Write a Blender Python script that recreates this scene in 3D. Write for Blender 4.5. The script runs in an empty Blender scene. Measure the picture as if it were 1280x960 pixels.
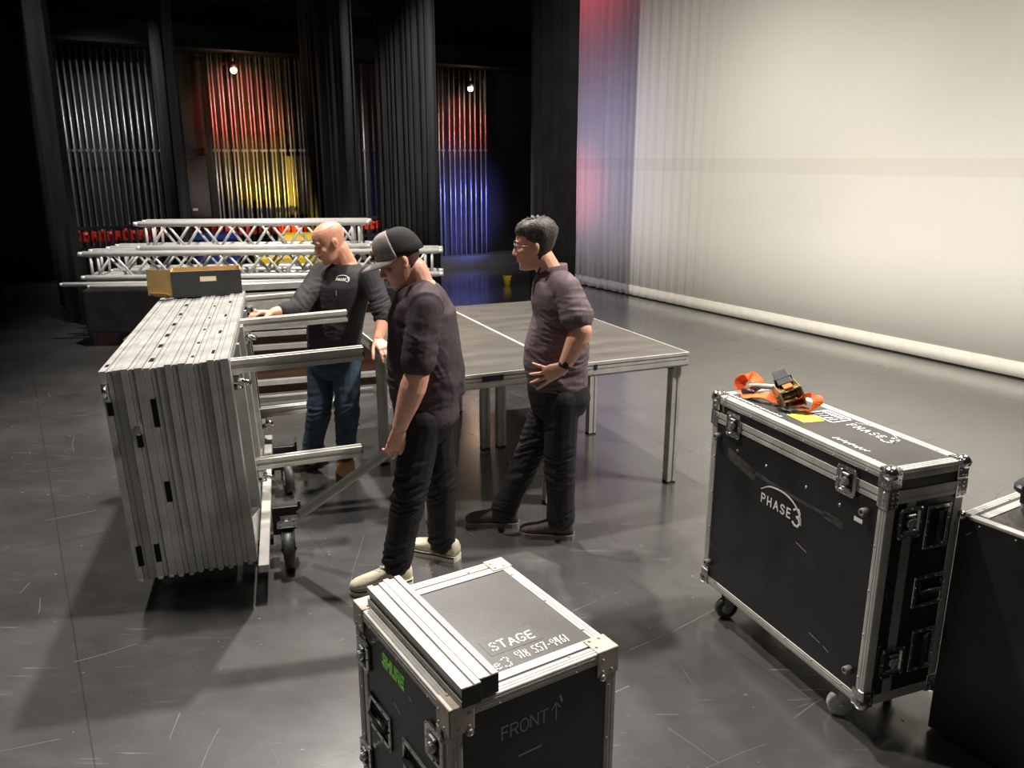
import bpy, bmesh, math, random
from mathutils import Vector, Matrix, noise
from mathutils.bvhtree import BVHTree
R = math.radians
random.seed(7)
C = bpy.context.scene.collection
scene = bpy.context.scene

# ------------------------------------------------------------------ camera
FPX, TH, HC = 1030.0, R(15.27), 2.05
cd = bpy.data.cameras.new('camera')
cam = bpy.data.objects.new('camera', cd); C.objects.link(cam)
cam.location = (0, 0, HC); cam.rotation_euler = (R(90) - TH, 0, 0)
cd.sensor_fit = 'HORIZONTAL'; cd.sensor_width = 36; cd.lens = FPX / 1280 * 36
cd.clip_start = 0.05; cd.clip_end = 100
scene.camera = cam

# ------------------------------------------------------------------ world, exposure, lights
w = bpy.data.worlds.new('world'); scene.world = w; w.use_nodes = True
w.node_tree.nodes['Background'].inputs[0].default_value = (1.0, 0.93, 0.85, 1)
w.node_tree.nodes['Background'].inputs[1].default_value = 0.010
vs = scene.view_settings
vs.view_transform = 'Standard'; vs.look = 'None'; vs.gamma = 1.0; vs.exposure = 0.0
vs.use_curve_mapping = False


def look_rot(loc, tgt):
    return (Vector(tgt) - Vector(loc)).to_track_quat('-Z', 'Y').to_euler()


def light(name, kind, loc, tgt, energy, color=(1, .94, .86), size=.3, spot=60, blend=.3):
    d = bpy.data.lights.new(name, kind); d.energy = energy; d.color = color
    if kind == 'AREA':
        d.shape = 'DISK'; d.size = size
    else:
        d.shadow_soft_size = size
    if kind == 'SPOT':
        d.spot_size = R(spot); d.spot_blend = blend
    o = bpy.data.objects.new(name, d); C.objects.link(o)
    o.location = loc; o.rotation_euler = look_rot(loc, tgt)
    return o


WARM = (1.0, .945, .885)
light('wash_upstage', 'SPOT', (-1.3, 8.2, 8.0), (-1.2, 4.2, 0), 4300, WARM, .16, 75, .6)
light('wash_left', 'SPOT', (-2.6, 4.6, 8.0), (.6, 4.6, 0), 2300, WARM, .16, 80, .6)
light('wash_right', 'SPOT', (3.3, 4.6, 8.0), (1.6, 2.4, 0), 1150, WARM, .18, 75, .6)
light('fill_front', 'SPOT', (-.5, -1.5, 7.5), (0, 3.5, .4), 110, WARM, .5, 85, .8)  # added front fill, not a lamp of the stage
light('fill_truss', 'SPOT', (-2.2, 7.2, 7.0), (-2.9, 9.6, .8), 2600, WARM, .15, 50, .7)  # added lamp that only brightens the truss pile
for k, (tx, ty, e) in enumerate(((2.6, 11.2, 780), (4.1, 8.8, 560), (5.6, 6.0, 520), (6.6, 3.6, 640))):
    light('cyc_wash_%s' % 'abcd'[k], 'SPOT', (-1.5, 6.8, 4.5), (tx, ty, .9), e * 1.27, (1, .945, .855), .05, 76, 1.0)
light('lamp_violet', 'SPOT', (-.3, 12.1, 2.2), (1.3, 13.7, 2.3), 42, (.36, .34, 1), .25, 125, 1)
light('lamp_rose', 'SPOT', (.1, 12.9, 5.6), (1.25, 13.7, 5.0), 80, (1, .12, .14), .2, 95, 1)
light('lamp_rose_low', 'SPOT', (-.1, 13.2, 1.6), (1.15, 13.9, 1.6), 30, (1, .15, .2), .05, 70, 1)
light('lamp_pale', 'SPOT', (-.7, 11.9, 1.6), (1.5, 13.2, 1.4), 85, (.92, .85, .95), .25, 120, 1)
light('wing_white', 'SPOT', (-5.2, 10.8, 4.6), (-6.0, 13.6, 1.3), 330, (.92, .95, 1), .1, 60, .9)
light('leg_light', 'SPOT', (-.6, 8.6, 6.0), (-1.55, 12.9, 2.8), 2200, WARM, .1, 34, 1)
light('fill_left_drapes', 'SPOT', (-7.6, 7.2, 5.2), (-5.4, 10.6, 2.2), 420, (.95, .97, 1), .1, 50, .9)  # added lamp that brightens the edges of the left drapes
light('fill_people', 'SPOT', (4.2, 4.1, 6.6), (-.4, 4.2, 1.0), 3000, WARM, .3, 50, .8)  # added fill from the right to brighten the three men


# ------------------------------------------------------------------ projection helpers (pixel ray -> place in the room)
def ray(px, py):
    a = (px - 640) / FPX; b = (480 - py) / FPX; c, s = math.cos(TH), math.sin(TH)
    return Vector((a, c + b * s, -s + b * c))


def at(px, py, Y):
    d = ray(px, py); return Vector((0, 0, HC)) + d * (Y / d.y)


def atz(px, py, z=0.0):
    d = ray(px, py); return Vector((0, 0, HC)) + d * ((z - HC) / d.z)


# ------------------------------------------------------------------ materials
def mat(name, col, rough=.5, metal=0.0, spec=.5, noise_amt=0.0, noise_scale=20, bump=0.0, bump_scale=60, emit=None, stretch=(1, 1, 1), rough_var=0.0):
    m = bpy.data.materials.new(name); m.use_nodes = True
    nt = m.node_tree; b = nt.nodes['Principled BSDF']
    b.inputs['Base Color'].default_value = (*col, 1); b.inputs['Roughness'].default_value = rough
    b.inputs['Metallic'].default_value = metal; b.inputs['Specular IOR Level'].default_value = spec
    if noise_amt or bump or rough_var:
        tc = nt.nodes.new('ShaderNodeTexCoord'); mp = nt.nodes.new('ShaderNodeMapping')
        mp.inputs['Scale'].default_value = stretch
        nt.links.new(tc.outputs['Object'], mp.inputs[0])
    if noise_amt:
        n = nt.nodes.new('ShaderNodeTexNoise'); n.inputs['Scale'].default_value = noise_scale; n.inputs['Detail'].default_value = 6
        nt.links.new(mp.outputs[0], n.inputs['Vector'])
        r = nt.nodes.new('ShaderNodeValToRGB')
        r.color_ramp.elements[0].position = .3; r.color_ramp.elements[1].position = .7
        r.color_ramp.elements[0].color = (*[max(0, c * (1 - noise_amt)) for c in col], 1)
        r.color_ramp.elements[1].color = (*[min(1, c * (1 + noise_amt)) for c in col], 1)
        nt.links.new(n.outputs['Fac'], r.inputs[0]); nt.links.new(r.outputs[0], b.inputs['Base Color'])
    if bump:
        n2 = nt.nodes.new('ShaderNodeTexNoise'); n2.inputs['Scale'].default_value = bump_scale; n2.inputs['Detail'].default_value = 4
        nt.links.new(mp.outputs[0], n2.inputs['Vector'])
        bp = nt.nodes.new('ShaderNodeBump'); bp.inputs['Strength'].default_value = bump; bp.inputs['Distance'].default_value = .01
        nt.links.new(n2.outputs['Fac'], bp.inputs['Height']); nt.links.new(bp.outputs[0], b.inputs['Normal'])
    if emit:
        b.inputs['Emission Color'].default_value = (*emit[:3], 1); b.inputs['Emission Strength'].default_value = emit[3]
    return m


ALU = mat('brushed_aluminium', (.43, .415, .38), .6, .15, .3, .16, 9, .10, 40, stretch=(1, 1, 1))
ALUD = mat('weathered_aluminium', (.31, .305, .283), .5, .35, .5, .25, 6, .10, 40)
TRUSS = mat('white_truss_alloy', (.80, .78, .74), .4, .25, .5, .06, 6)
CHROME = mat('chrome', (.72, .72, .70), .18, 1.0, .5, .08, 30, .05, 80)
STEEL = mat('zinc_steel', (.5, .5, .48), .35, .8, .5, .15, 20)
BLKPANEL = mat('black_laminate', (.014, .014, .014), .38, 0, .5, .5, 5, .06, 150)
TOPPANEL = mat('top_black_laminate', (.060, .056, .052), .42, 0, .5, .25, 4, .05, 150)  # lighter than the side panels, used on top faces
DECKTOP = mat('dark_deck_board', (.075, .068, .056), .40, 0, .5, .28, 3, .08, 40, stretch=(1, 3, 1))
BLACK = mat('black_rubber', (.012, .012, .012), .6)
SLOTBLK = mat('slot_black', (.004, .004, .004), .8, 0, .1)
BLKMETAL = mat('black_painted_steel', (.02, .02, .02), .4, .2)
TYRE = mat('tyre_rubber', (.03, .03, .03), .5, 0, .5, .2, 20)
GREYRUB = mat('grey_rubber', (.13, .125, .12), .6)
WHEELGREY = mat('grey_wheel', (.42, .41, .38), .45)
PLY = mat('brown_plywood', (.075, .035, .018), .6, 0, .4, .35, 5, stretch=(1, 1, 8))
KRAFT = mat('kraft_cardboard', (.42, .28, .11), .8, 0, .3, .12, 12)
BOXBLK = mat('black_printed_card', (.030, .030, .028), .55, 0, .4, .2, 8)
PAPER = mat('cream_paper', (.75, .65, .42), .8)
WHITE = mat('white_paint', (.86, .85, .82), .6)
CHALK = mat('faint_chalk', (.30, .29, .27), .8)
SMUDGE = mat('grey_smudge', (.055, .053, .05), .7, 0, .3, .4, 25)
TAPE = mat('clear_tape', (.10, .096, .09), .3)
GREEN = mat('green_print', (.32, 1.0, .08), .5)
YEL = mat('fluorescent_yellow_label', (.80, .86, .04), .6)
ORANGE = mat('orange_webbing', (.95, .13, .015), .65, 0, .4, .12, 60, .25, 300)
BRASS = mat('gold_zinc_ratchet', (.34, .26, .12), .35, .75, .5, .3, 30)
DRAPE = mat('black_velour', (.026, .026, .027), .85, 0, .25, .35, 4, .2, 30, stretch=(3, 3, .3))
WALL = mat('dark_wing_wall', (.020, .019, .019), .75, 0, .3, .3, 1.5, .1, 12)
PIPE = mat('steel_guide_pipe', (.42, .41, .40), .38, .7, .5, .2, 8)
RED = mat('red_lever', (.75, .05, .02), .45)
YPAINT = mat('yellow_paint', (.75, .50, .02), .5, 0, .5, .15, 6)
BLUEP = mat('blue_paint', (.015, .03, .20), .5)
LAMPGLOW = mat('lamp_glow', (1, .8, .6), .5, emit=(1, .72, .5, 14))
BLKPLASTIC = mat('black_plastic', (.022, .022, .024), .35, 0, .5, .2, 30)
SKIN_A = mat('skin_warm', (.60, .285, .185), .45, 0, .4, .10, 30, .05, 200)
SKIN_B = mat('skin_tan', (.66, .335, .24), .45, 0, .4, .10, 30, .05, 200)
SKIN_C = mat('skin_olive', (.66, .345, .235), .45, 0, .4, .10, 30, .05, 200)
for sm_, sc_ in ((SKIN_A, .06), (SKIN_B, .06), (SKIN_C, .06)):
    b_ = sm_.node_tree.nodes['Principled BSDF']; b_.inputs['Subsurface Weight'].default_value = .15
    b_.inputs['Subsurface Radius'].default_value = (.012, .005, .003)
SHIRT_A = mat('black_jersey', (.034, .031, .032), .85, 0, .2, .15, 50, .2, 250)
SHIRT_B = mat('plum_black_cotton', (.058, .042, .047), .85, 0, .2, .15, 50, .2, 250)
SHIRT_C = mat('plum_grey_knit', (.125, .090, .098), .8, 0, .25, .12, 50, .2, 250)
PANTS = mat('black_trousers', (.0095, .009, .0095), .75, 0, .3, .2, 40, .2, 200)
JEANS = mat('dark_denim', (.032, .050, .072), .8, 0, .25, .45, 14, .3, 300)
HAIR = mat('dark_hair', (.048, .038, .030), .5, 0, .4, .5, 60, .5, 120, stretch=(1, 1, 1))
STUBBLE = mat('short_dark_hair', (.06, .035, .025), .7, 0, .3, .3, 80)
CAPGREY = mat('grey_cap_cloth', (.29, .245, .235), .85, 0, .2, .15, 80, .2, 300)
CAPBLK = mat('black_cap_mesh', (.022, .021, .021), .85, 0, .2, .15, 120, .3, 400)
PATCH = mat('orange_patch', (.55, .14, .02), .7)
BOOT = mat('tan_suede', (.36, .21, .11), .8, 0, .2, .25, 14)
BOOTSOLE = mat('boot_sole', (.06, .045, .035), .7)
SNEAK = mat('cream_sneaker', (.62, .54, .40), .7, 0, .3, .15, 20, .2, 90)
SNEAKSOLE = mat('white_sole', (.74, .70, .60), .6)
TANP = mat('tan_patch', (.45, .24, .07), .7)
SHOEC = mat('brown_grey_shoe', (.075, .055, .048), .7, 0, .3, .3, 30, .3, 120)
SHOECSOLE = mat('grey_sole', (.14, .125, .11), .7)
EYEW = mat('eye_white', (.7, .66, .62), .3)
EYED = mat('eye_dark', (.03, .02, .015), .2)
LIP = mat('lip', (.42, .16, .12), .5)
GLASSFRAME = mat('thin_glasses_frame', (.25, .2, .17), .3, .6)
LENS = bpy.data.materials.new('spectacle_lens'); LENS.use_nodes = True
_b = LENS.node_tree.nodes['Principled BSDF']; _b.inputs['Transmission Weight'].default_value = 1; _b.inputs['Roughness'].default_value = .02; _b.inputs['IOR'].default_value = 1.1


def scrim_material():
    m = mat('white_scrim_cloth', (.80, .77, .70), .9, 0, .1)
    nt = m.node_tree; b = nt.nodes['Principled BSDF']
    tc = nt.nodes.new('ShaderNodeTexCoord')
    n = nt.nodes.new('ShaderNodeTexNoise'); n.inputs['Scale'].default_value = .8; n.inputs['Detail'].default_value = 3
    nt.links.new(tc.outputs['Object'], n.inputs['Vector'])
    r = nt.nodes.new('ShaderNodeValToRGB')
    r.color_ramp.elements[0].color = (.77, .74, .67, 1); r.color_ramp.elements[1].color = (.82, .79, .725, 1)
    nt.links.new(n.outputs['Fac'], r.inputs[0])
    # a slightly darker horizontal strip across the cloth
    sx = nt.nodes.new('ShaderNodeSeparateXYZ'); nt.links.new(tc.outputs['Object'], sx.inputs[0])
    mr = nt.nodes.new('ShaderNodeMath'); mr.operation = 'COMPARE'; mr.inputs[1].default_value = 1.97; mr.inputs[2].default_value = .09
    nt.links.new(sx.outputs['Z'], mr.inputs[0])
    mx = nt.nodes.new('ShaderNodeMixRGB'); mx.blend_type = 'MULTIPLY'; mx.inputs[2].default_value = (.94, .935, .925, 1)
    nt.links.new(mr.outputs[0], mx.inputs[0]); nt.links.new(r.outputs[0], mx.inputs[1])
    nt.links.new(mx.outputs[0], b.inputs['Base Color'])
    return m


def floor_material():
    m = bpy.data.materials.new('black_stage_floor'); m.use_nodes = True
    nt = m.node_tree; L = nt.links; b = nt.nodes['Principled BSDF']
    tc = nt.nodes.new('ShaderNodeTexCoord')

    def nz(scale, detail, st=(1, 1, 1), rot=0, rough=.5):
        mp = nt.nodes.new('ShaderNodeMapping'); mp.inputs['Scale'].default_value = st; mp.inputs['Rotation'].default_value = (0, 0, rot)
        n = nt.nodes.new('ShaderNodeTexNoise'); n.inputs['Scale'].default_value = scale; n.inputs['Detail'].default_value = detail; n.inputs['Roughness'].default_value = rough
        L.new(tc.outputs['Object'], mp.inputs[0]); L.new(mp.outputs[0], n.inputs['Vector']); return n

    def ramp(src, p0, c0, p1, c1):
        r = nt.nodes.new('ShaderNodeValToRGB'); e = r.color_ramp.elements
        e[0].position = p0; e[0].color = (*c0, 1); e[1].position = p1; e[1].color = (*c1, 1)
        L.new(src, r.inputs[0]); return r
    base = ramp(nz(1.6, 8, (1, 1, 1), 0, .65).outputs['Fac'], .3, (.040, .039, .038), .72, (.078, .076, .073))

    def add(src_rgb, fac_out, col):
        mx = nt.nodes.new('ShaderNodeMixRGB'); L.new(fac_out, mx.inputs[0]); L.new(src_rgb, mx.inputs[1]); mx.inputs[2].default_value = (*col, 1); return mx.outputs[0]

    def mul(a, b_):
        x = nt.nodes.new('ShaderNodeMath'); x.operation = 'MULTIPLY'; L.new(a, x.inputs[0])
        if isinstance(b_, float): x.inputs[1].default_value = b_
        else: L.new(b_, x.inputs[1])
        return x.outputs[0]
    col = base.outputs[0]
    # long thin scuffs in three directions, each broken up by a larger noise
    for k, (rot, sc) in enumerate(((.5, 3.0), (-.75, 2.6), (1.3, 3.4), (.05, 2.2))):
        s = ramp(nz(sc, 2, (1, 16, 1), rot).outputs['Fac'], .695, (0, 0, 0), .72, (1, 1, 1))
        br = ramp(nz(1.1 + .3 * k, 3, (1, 1, 1), k).outputs['Fac'], .5, (0, 0, 0), .62, (1, 1, 1))
        col = add(col, mul(mul(s.outputs[0], br.outputs[0]), .55), (.20, .185, .165))
    sp = ramp(nz(26, 2).outputs['Fac'], .74, (0, 0, 0), .78, (1, 1, 1))
    col = add(col, mul(sp.outputs[0], .5), (.25, .22, .19))
    sm = ramp(nz(4.5, 6, (1, 2.2, 1), .4, .7).outputs['Fac'], .52, (0, 0, 0), .8, (1, 1, 1))
    col = add(col, mul(sm.outputs[0], .55), (.10, .096, .09))
    # joints of the floor sheets, laid parallel to the back cloth
    mp = nt.nodes.new('ShaderNodeMapping'); mp.inputs['Rotation'].default_value = (0, 0, R(-31)); L.new(tc.outputs['Object'], mp.inputs[0])
    sx = nt.nodes.new('ShaderNodeSeparateXYZ'); L.new(mp.outputs[0], sx.inputs[0])
    for ax, per in (('X', 1.22), ('Y', 2.44)):
        pm = nt.nodes.new('ShaderNodeMath'); pm.operation = 'PINGPONG'; pm.inputs[1].default_value = per / 2; L.new(sx.outputs[ax], pm.inputs[0])
        lt = nt.nodes.new('ShaderNodeMath'); lt.operation = 'LESS_THAN'; lt.inputs[1].default_value = .003; L.new(pm.outputs[0], lt.inputs[0])
        col = add(col, mul(lt.outputs[0], .5), (.018, .018, .018))
    L.new(col, b.inputs['Base Color'])
    rr = ramp(nz(2.3, 6, (1, 1, 1), .3).outputs['Fac'], .25, (.17, .17, .17), .75, (.30, .30, .30)); L.new(rr.outputs[0], b.inputs['Roughness'])
    b.inputs['Specular IOR Level'].default_value = .9; b.inputs['Coat Weight'].default_value = 1.0; b.inputs['Coat Roughness'].default_value = .2; b.inputs['Coat IOR'].default_value = 1.85
    bp = nt.nodes.new('ShaderNodeBump'); bp.inputs['Strength'].default_value = .05; bp.inputs['Distance'].default_value = .01
    L.new(nz(9, 6).outputs['Fac'], bp.inputs['Height']); L.new(bp.outputs[0], b.inputs['Normal'])
    return m


# ------------------------------------------------------------------ mesh helpers
class M:
    """collects closed shapes into one mesh"""

    def __init__(s): s.v = []; s.f = []; s.sm = []

    def add(s, vs, fs, smooth=False):
        o = len(s.v); s.v += [Vector(p) for p in vs]
        for f in fs: s.f.append([i + o for i in f]); s.sm.append(smooth)

    def box(s, a, b, mtx=None, bev=0.0):
        x0, y0, z0 = [min(p, q) for p, q in zip(a, b)]; x1, y1, z1 = [max(p, q) for p, q in zip(a, b)]
        if bev <= 0:
            vs = [(x, y, z) for z in (z0, z1) for y in (y0, y1) for x in (x0, x1)]
            fs = [(0, 2, 3, 1), (4, 5, 7, 6), (0, 1, 5, 4), (2, 6, 7, 3), (0, 4, 6, 2), (1, 3, 7, 5)]
        else:
            e = min(bev, (x1 - x0) / 2.01, (y1 - y0) / 2.01, (z1 - z0) / 2.01)
            bm = bmesh.new(); bmesh.ops.create_cube(bm, size=1)
            for v in bm.verts: v.co = Vector(((x0 + x1) / 2 + v.co.x * (x1 - x0), (y0 + y1) / 2 + v.co.y * (y1 - y0), (z0 + z1) / 2 + v.co.z * (z1 - z0)))
            bmesh.ops.bevel(bm, geom=bm.edges[:], offset=e, segments=2, affect='EDGES', profile=.5)
            bm.verts.index_update(); vs = [v.co.copy() for v in bm.verts]; fs = [[v.index for v in f.verts] for f in bm.faces]; bm.free()
        if mtx is not None: vs = [mtx @ Vector(p) for p in vs]
        s.add(vs, fs)

    def frame(s, p0, p1):
        d = (Vector(p1) - Vector(p0)); t = d.normalized()
        a = Vector((0, 0, 1)) if abs(t.z) < .9 else Vector((1, 0, 0))
        u = t.cross(a).normalized(); return t, u, t.cross(u).normalized() * -1

    def bar(s, p0, p1, wd, ht, up=None, bev=0):
        """square bar from p0 to p1, ht along up"""
        p0, p1 = Vector(p0), Vector(p1); t = (p1 - p0).normalized()
        up = Vector(up) if up else (Vector((0, 0, 1)) if abs(t.z) < .9 else Vector((0, 1, 0)))
        x = t.cross(up).normalized(); z = x.cross(t).normalized()
        mt = Matrix((x, t, z)).transposed().to_4x4(); mt.translation = p0
        s.box((-wd / 2, 0, -ht / 2), (wd / 2, (p1 - p0).length, ht / 2), mt, bev)

    def profile_bar(s, p0, p1, prof, up=None):
        """extrude a closed 2-D outline (x across, z up) from p0 to p1"""
        p0, p1 = Vector(p0), Vector(p1); t = (p1 - p0).normalized()
        up = Vector(up) if up else (Vector((0, 0, 1)) if abs(t.z) < .9 else Vector((0, 1, 0)))
        x = t.cross(up).normalized(); z = x.cross(t).normalized(); n = len(prof)
        vs = [p0 + x * a + z * b for a, b in prof] + [p1 + x * a + z * b for a, b in prof]
        fs = [(i, (i + 1) % n, n + (i + 1) % n, n + i) for i in range(n)] + [list(range(n))[::-1], list(range(n, 2 * n))]
        s.add(vs, fs)

    def cyl(s, p0, p1, r, seg=12, r2=None, smooth=True):
        p0, p1 = Vector(p0), Vector(p1); r2 = r if r2 is None else r2; t, u, v = s.frame(p0, p1)
        ring = [(math.cos(2 * math.pi * i / seg), math.sin(2 * math.pi * i / seg)) for i in range(seg)]
        vs = [p0 + (u * a + v * b) * r for a, b in ring] + [p1 + (u * a + v * b) * r2 for a, b in ring]
        o = len(s.v); s.v += vs
        for i in range(seg): s.f.append([o + i, o + (i + 1) % seg, o + seg + (i + 1) % seg, o + seg + i]); s.sm.append(smooth)
        s.f.append([o + i for i in range(seg)][::-1]); s.sm.append(False)
        s.f.append([o + seg + i for i in range(seg)]); s.sm.append(False)

    def tube(s, pts, r, seg=8):
        rs = r if isinstance(r, (list, tuple)) else [r] * len(pts)
        s.limb(pts, rs, seg)

    def sphere(s, c, r, seg=12, rings=8, mtx=None):
        rr = r if isinstance(r, (tuple, list)) else (r, r, r)
        vs = []; fs = []
        for j in range(rings + 1):
            th = math.pi * j / rings
            for i in range(seg):
                ph = 2 * math.pi * i / seg
                p = Vector((rr[0] * math.sin(th) * math.cos(ph), rr[1] * math.sin(th) * math.sin(ph), rr[2] * math.cos(th)))
                if mtx is not None: p = mtx @ p
                vs.append(Vector(c) + p)
        for j in range(rings):
            for i in range(seg):
                a, b_, c_, d = j * seg + i, j * seg + (i + 1) % seg, (j + 1) * seg + (i + 1) % seg, (j + 1) * seg + i
                fs.append((a, d, c_, b_))
        s.add(vs, fs, True)

    def loft(s, rings, seg=20, power=2.0, smooth=True):
        """rings: (centre, U, V) half axes; closed with caps"""
        o = len(s.v); n = len(rings)
        for c, U, V in rings:
            c, U, V = Vector(c), Vector(U), Vector(V)
            for i in range(seg):
                a = 2 * math.pi * i / seg; ca, sa = math.cos(a), math.sin(a)
                if power != 2: ca = math.copysign(abs(ca) ** (2 / power), ca); sa = math.copysign(abs(sa) ** (2 / power), sa)
                s.v.append(c + U * ca + V * sa)
        for j in range(n - 1):
            for i in range(seg):
                s.f.append([o + j * seg + i, o + j * seg + (i + 1) % seg, o + (j + 1) * seg + (i + 1) % seg, o + (j + 1) * seg + i]); s.sm.append(smooth)
        s.f.append([o + i for i in range(seg)][::-1]); s.sm.append(smooth)
        s.f.append([o + (n - 1) * seg + i for i in range(seg)]); s.sm.append(smooth)

    def limb(s, pts, radii, seg=12):
        pts = [Vector(p) for p in pts]; n = len(pts); rings = []; u = None
        for i, p in enumerate(pts):
            t = (pts[min(i + 1, n - 1)] - pts[max(i - 1, 0)]).normalized()
            if u is None:
                a = Vector((0, 0, 1)) if abs(t.z) < .9 else Vector((1, 0, 0)); u = t.cross(a).normalized()
            u = (u - t * u.dot(t)).normalized(); v = t.cross(u)
            rings.append((p, u * radii[i], v * radii[i]))
        s.loft(rings, seg)

    def prism(s, poly, org, X, Y, Z, th, z0=0.0):
        """flat outline poly in the X,Y plane at org, thickness th along Z starting at z0"""
        org, X, Y, Z = Vector(org), Vector(X), Vector(Y), Vector(Z); n = len(poly)
        vs = [org + X * a + Y * b + Z * z0 for a, b in poly] + [org + X * a + Y * b + Z * (z0 + th) for a, b in poly]
        fs = [(i, (i + 1) % n, n + (i + 1) % n, n + i) for i in range(n)] + [list(range(n))[::-1], list(range(n, 2 * n))]
        s.add(vs, fs)

    def build(s, name, material, parent=None, kind=None):
        me = bpy.data.meshes.new(name); me.from_pydata([tuple(p) for p in s.v], [], s.f)
        for p, q in zip(me.polygons, s.sm): p.use_smooth = q
        bm = bmesh.new(); bm.from_mesh(me); bmesh.ops.recalc_face_normals(bm, faces=bm.faces[:]); bm.to_mesh(me); bm.free()
        me.materials.append(material)
        o = bpy.data.objects.new(name, me); C.objects.link(o)
        if parent is not None: o.parent = parent
        if kind: o['kind'] = kind
        return o


def tag(o, label, cat, group=None, kind=None):
    if label: o['label'] = label
    if cat: o['category'] = cat
    if group: o['group'] = group
    if kind: o['kind'] = kind
    return o


def thing(name, label, cat, loc=(0, 0, 0), rotz=0.0, group=None, mtx=None):
    o = bpy.data.objects.new(name, None); C.objects.link(o); o.empty_display_size = .1
    if mtx is not None: o.matrix_world = mtx
    else: o.location = loc; o.rotation_euler = (0, 0, rotz)
    return tag(o, label, cat, group)


def copy_tree(o, parent=None, label=None):
    c = o.copy(); C.objects.link(c)
    if parent is not None: c.parent = parent
    if label: c['label'] = label
    for ch in list(o.children): copy_tree(ch, c)
    return c


# ------------------------------------------------------------------ hand-lettering made of strokes (unit box 1 high)
STROKES = {
    'P': (.62, [[(0, 0), (0, 1), (.45, 1), (.6, .86), (.6, .66), (.45, .5), (0, .5)]]),
    'H': (.66, [[(0, 0), (0, 1)], [(.62, 0), (.62, 1)], [(0, .5), (.62, .5)]]),
    'A': (.72, [[(0, 0), (.36, 1), (.72, 0)], [(.13, .36), (.59, .36)]]),
    'S': (.6, [[(.58, .86), (.42, 1), (.16, 1), (.02, .84), (.06, .64), (.5, .4), (.58, .2), (.44, 0), (.16, 0), (0, .14)]]),
    'E': (.52, [[(.52, 1), (0, 1), (0, 0), (.52, 0)], [(0, .52), (.44, .52)]]),
    'T': (.6, [[(0, 1), (.6, 1)], [(.3, 1), (.3, 0)]]),
    'G': (.66, [[(.62, .84), (.44, 1), (.18, 1), (0, .76), (0, .24), (.18, 0), (.46, 0), (.62, .2), (.62, .46), (.36, .46)]]),
    'F': (.52, [[(.52, 1), (0, 1), (0, 0)], [(0, .52), (.42, .52)]]),
    'R': (.62, [[(0, 0), (0, 1), (.45, 1), (.6, .86), (.6, .66), (.45, .5), (0, .5)], [(.3, .5), (.62, 0)]]),
    'O': (.66, [[(.2, 0), (0, .25), (0, .75), (.2, 1), (.46, 1), (.66, .75), (.66, .25), (.46, 0), (.2, 0)]]),
    'N': (.64, [[(0, 0), (0, 1), (.64, 0), (.64, 1)]]),
    'U': (.62, [[(0, 1), (0, .2), (.16, 0), (.46, 0), (.62, .2), (.62, 1)]]),
    '3': (.56, [[(.02, .88), (.18, 1), (.42, 1), (.54, .84), (.5, .64), (.3, .54), (.5, .44), (.56, .22), (.42, 0), (.16, 0), (0, .12)]]),
    '9': (.54, [[(.54, .62), (.4, .46), (.14, .46), (0, .64), (.02, .86), (.16, 1), (.4, 1), (.54, .84), (.54, .5), (.46, 0)]]),
    '1': (.16, [[(.08, 0), (.08, 1)]]),
    '8': (.56, [[(.28, .54), (.06, .68), (.06, .88), (.2, 1), (.38, 1), (.5, .88), (.5, .68), (.28, .54), (.02, .34), (.02, .14), (.16, 0), (.4, 0), (.56, .14), (.54, .34), (.28, .54)]]),
    '5': (.54, [[(.5, 1), (.06, 1), (.04, .58), (.36, .6), (.54, .42), (.5, .12), (.34, 0), (.12, 0), (0, .1)]]),
    '7': (.54, [[(0, 1), (.54, 1), (.2, 0)]]),
    '4': (.56, [[(.44, 0), (.44, 1)], [(.1, 1), (0, .42), (.56, .42)]]),
    '6': (.54, [[(.44, 1), (.1, .66), (0, .3), (.14, 0), (.4, 0), (.54, .2), (.5, .42), (.3, .5), (.04, .36)]]),
    '-': (.36, [[(.04, .48), (.32, .48)]]),
    'e': (.48, [[(0, .34), (.46, .36), (.42, .58), (.22, .66), (.02, .5), (0, .2), (.16, 0), (.44, .08)]]),
    '^': (.5, [[(.25, 0), (.25, 1)], [(0, .66), (.25, 1), (.5, .66)]]),
    ' ': (.34, []),
}


def seg_quad(m, a, b, wd, th, put):
    """one stroke segment: a flat little prism; put maps (x,y,z) to 3-D"""
    ax, ay = a; bx, by = b; dx, dy = bx - ax, by - ay; l = math.hypot(dx, dy) or 1e-6; dx /= l; dy /= l
    ex = wd * .4; ax -= dx * ex; ay -= dy * ex; bx += dx * ex; by += dy * ex; nx, ny = -dy * wd / 2, dx * wd / 2
    q = [(ax + nx, ay + ny), (ax - nx, ay - ny), (bx - nx, by - ny), (bx + nx, by + ny)]
    vs = [put(x, y, .0004) for x, y in q] + [put(x, y, .0004 + th) for x, y in q]
    m.add(vs, [(3, 2, 1, 0), (4, 5, 6, 7), (0, 1, 5, 4), (1, 2, 6, 5), (2, 3, 7, 6), (3, 0, 4, 7)])


def write(m, text, put, x=0.0, y=0.0, h=.05, stroke=.008, gap=.22, slant=0.0, widen=1.0, jitter=0.0, th=.0008, slope=0.0):
    rnd = random.Random(text)
    for ch in text:
        wd, strokes = STROKES[ch]; jy = rnd.uniform(-1, 1) * jitter * h
        for st in strokes:
            pts = [(x + (px * widen + slant * py) * h, y + jy + py * h + slope * (x + px * h)) for px, py in st]
            for a, b in zip(pts, pts[1:]): seg_quad(m, a, b, stroke, th, put)
        x += (wd * widen + gap) * h
    return x


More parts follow.
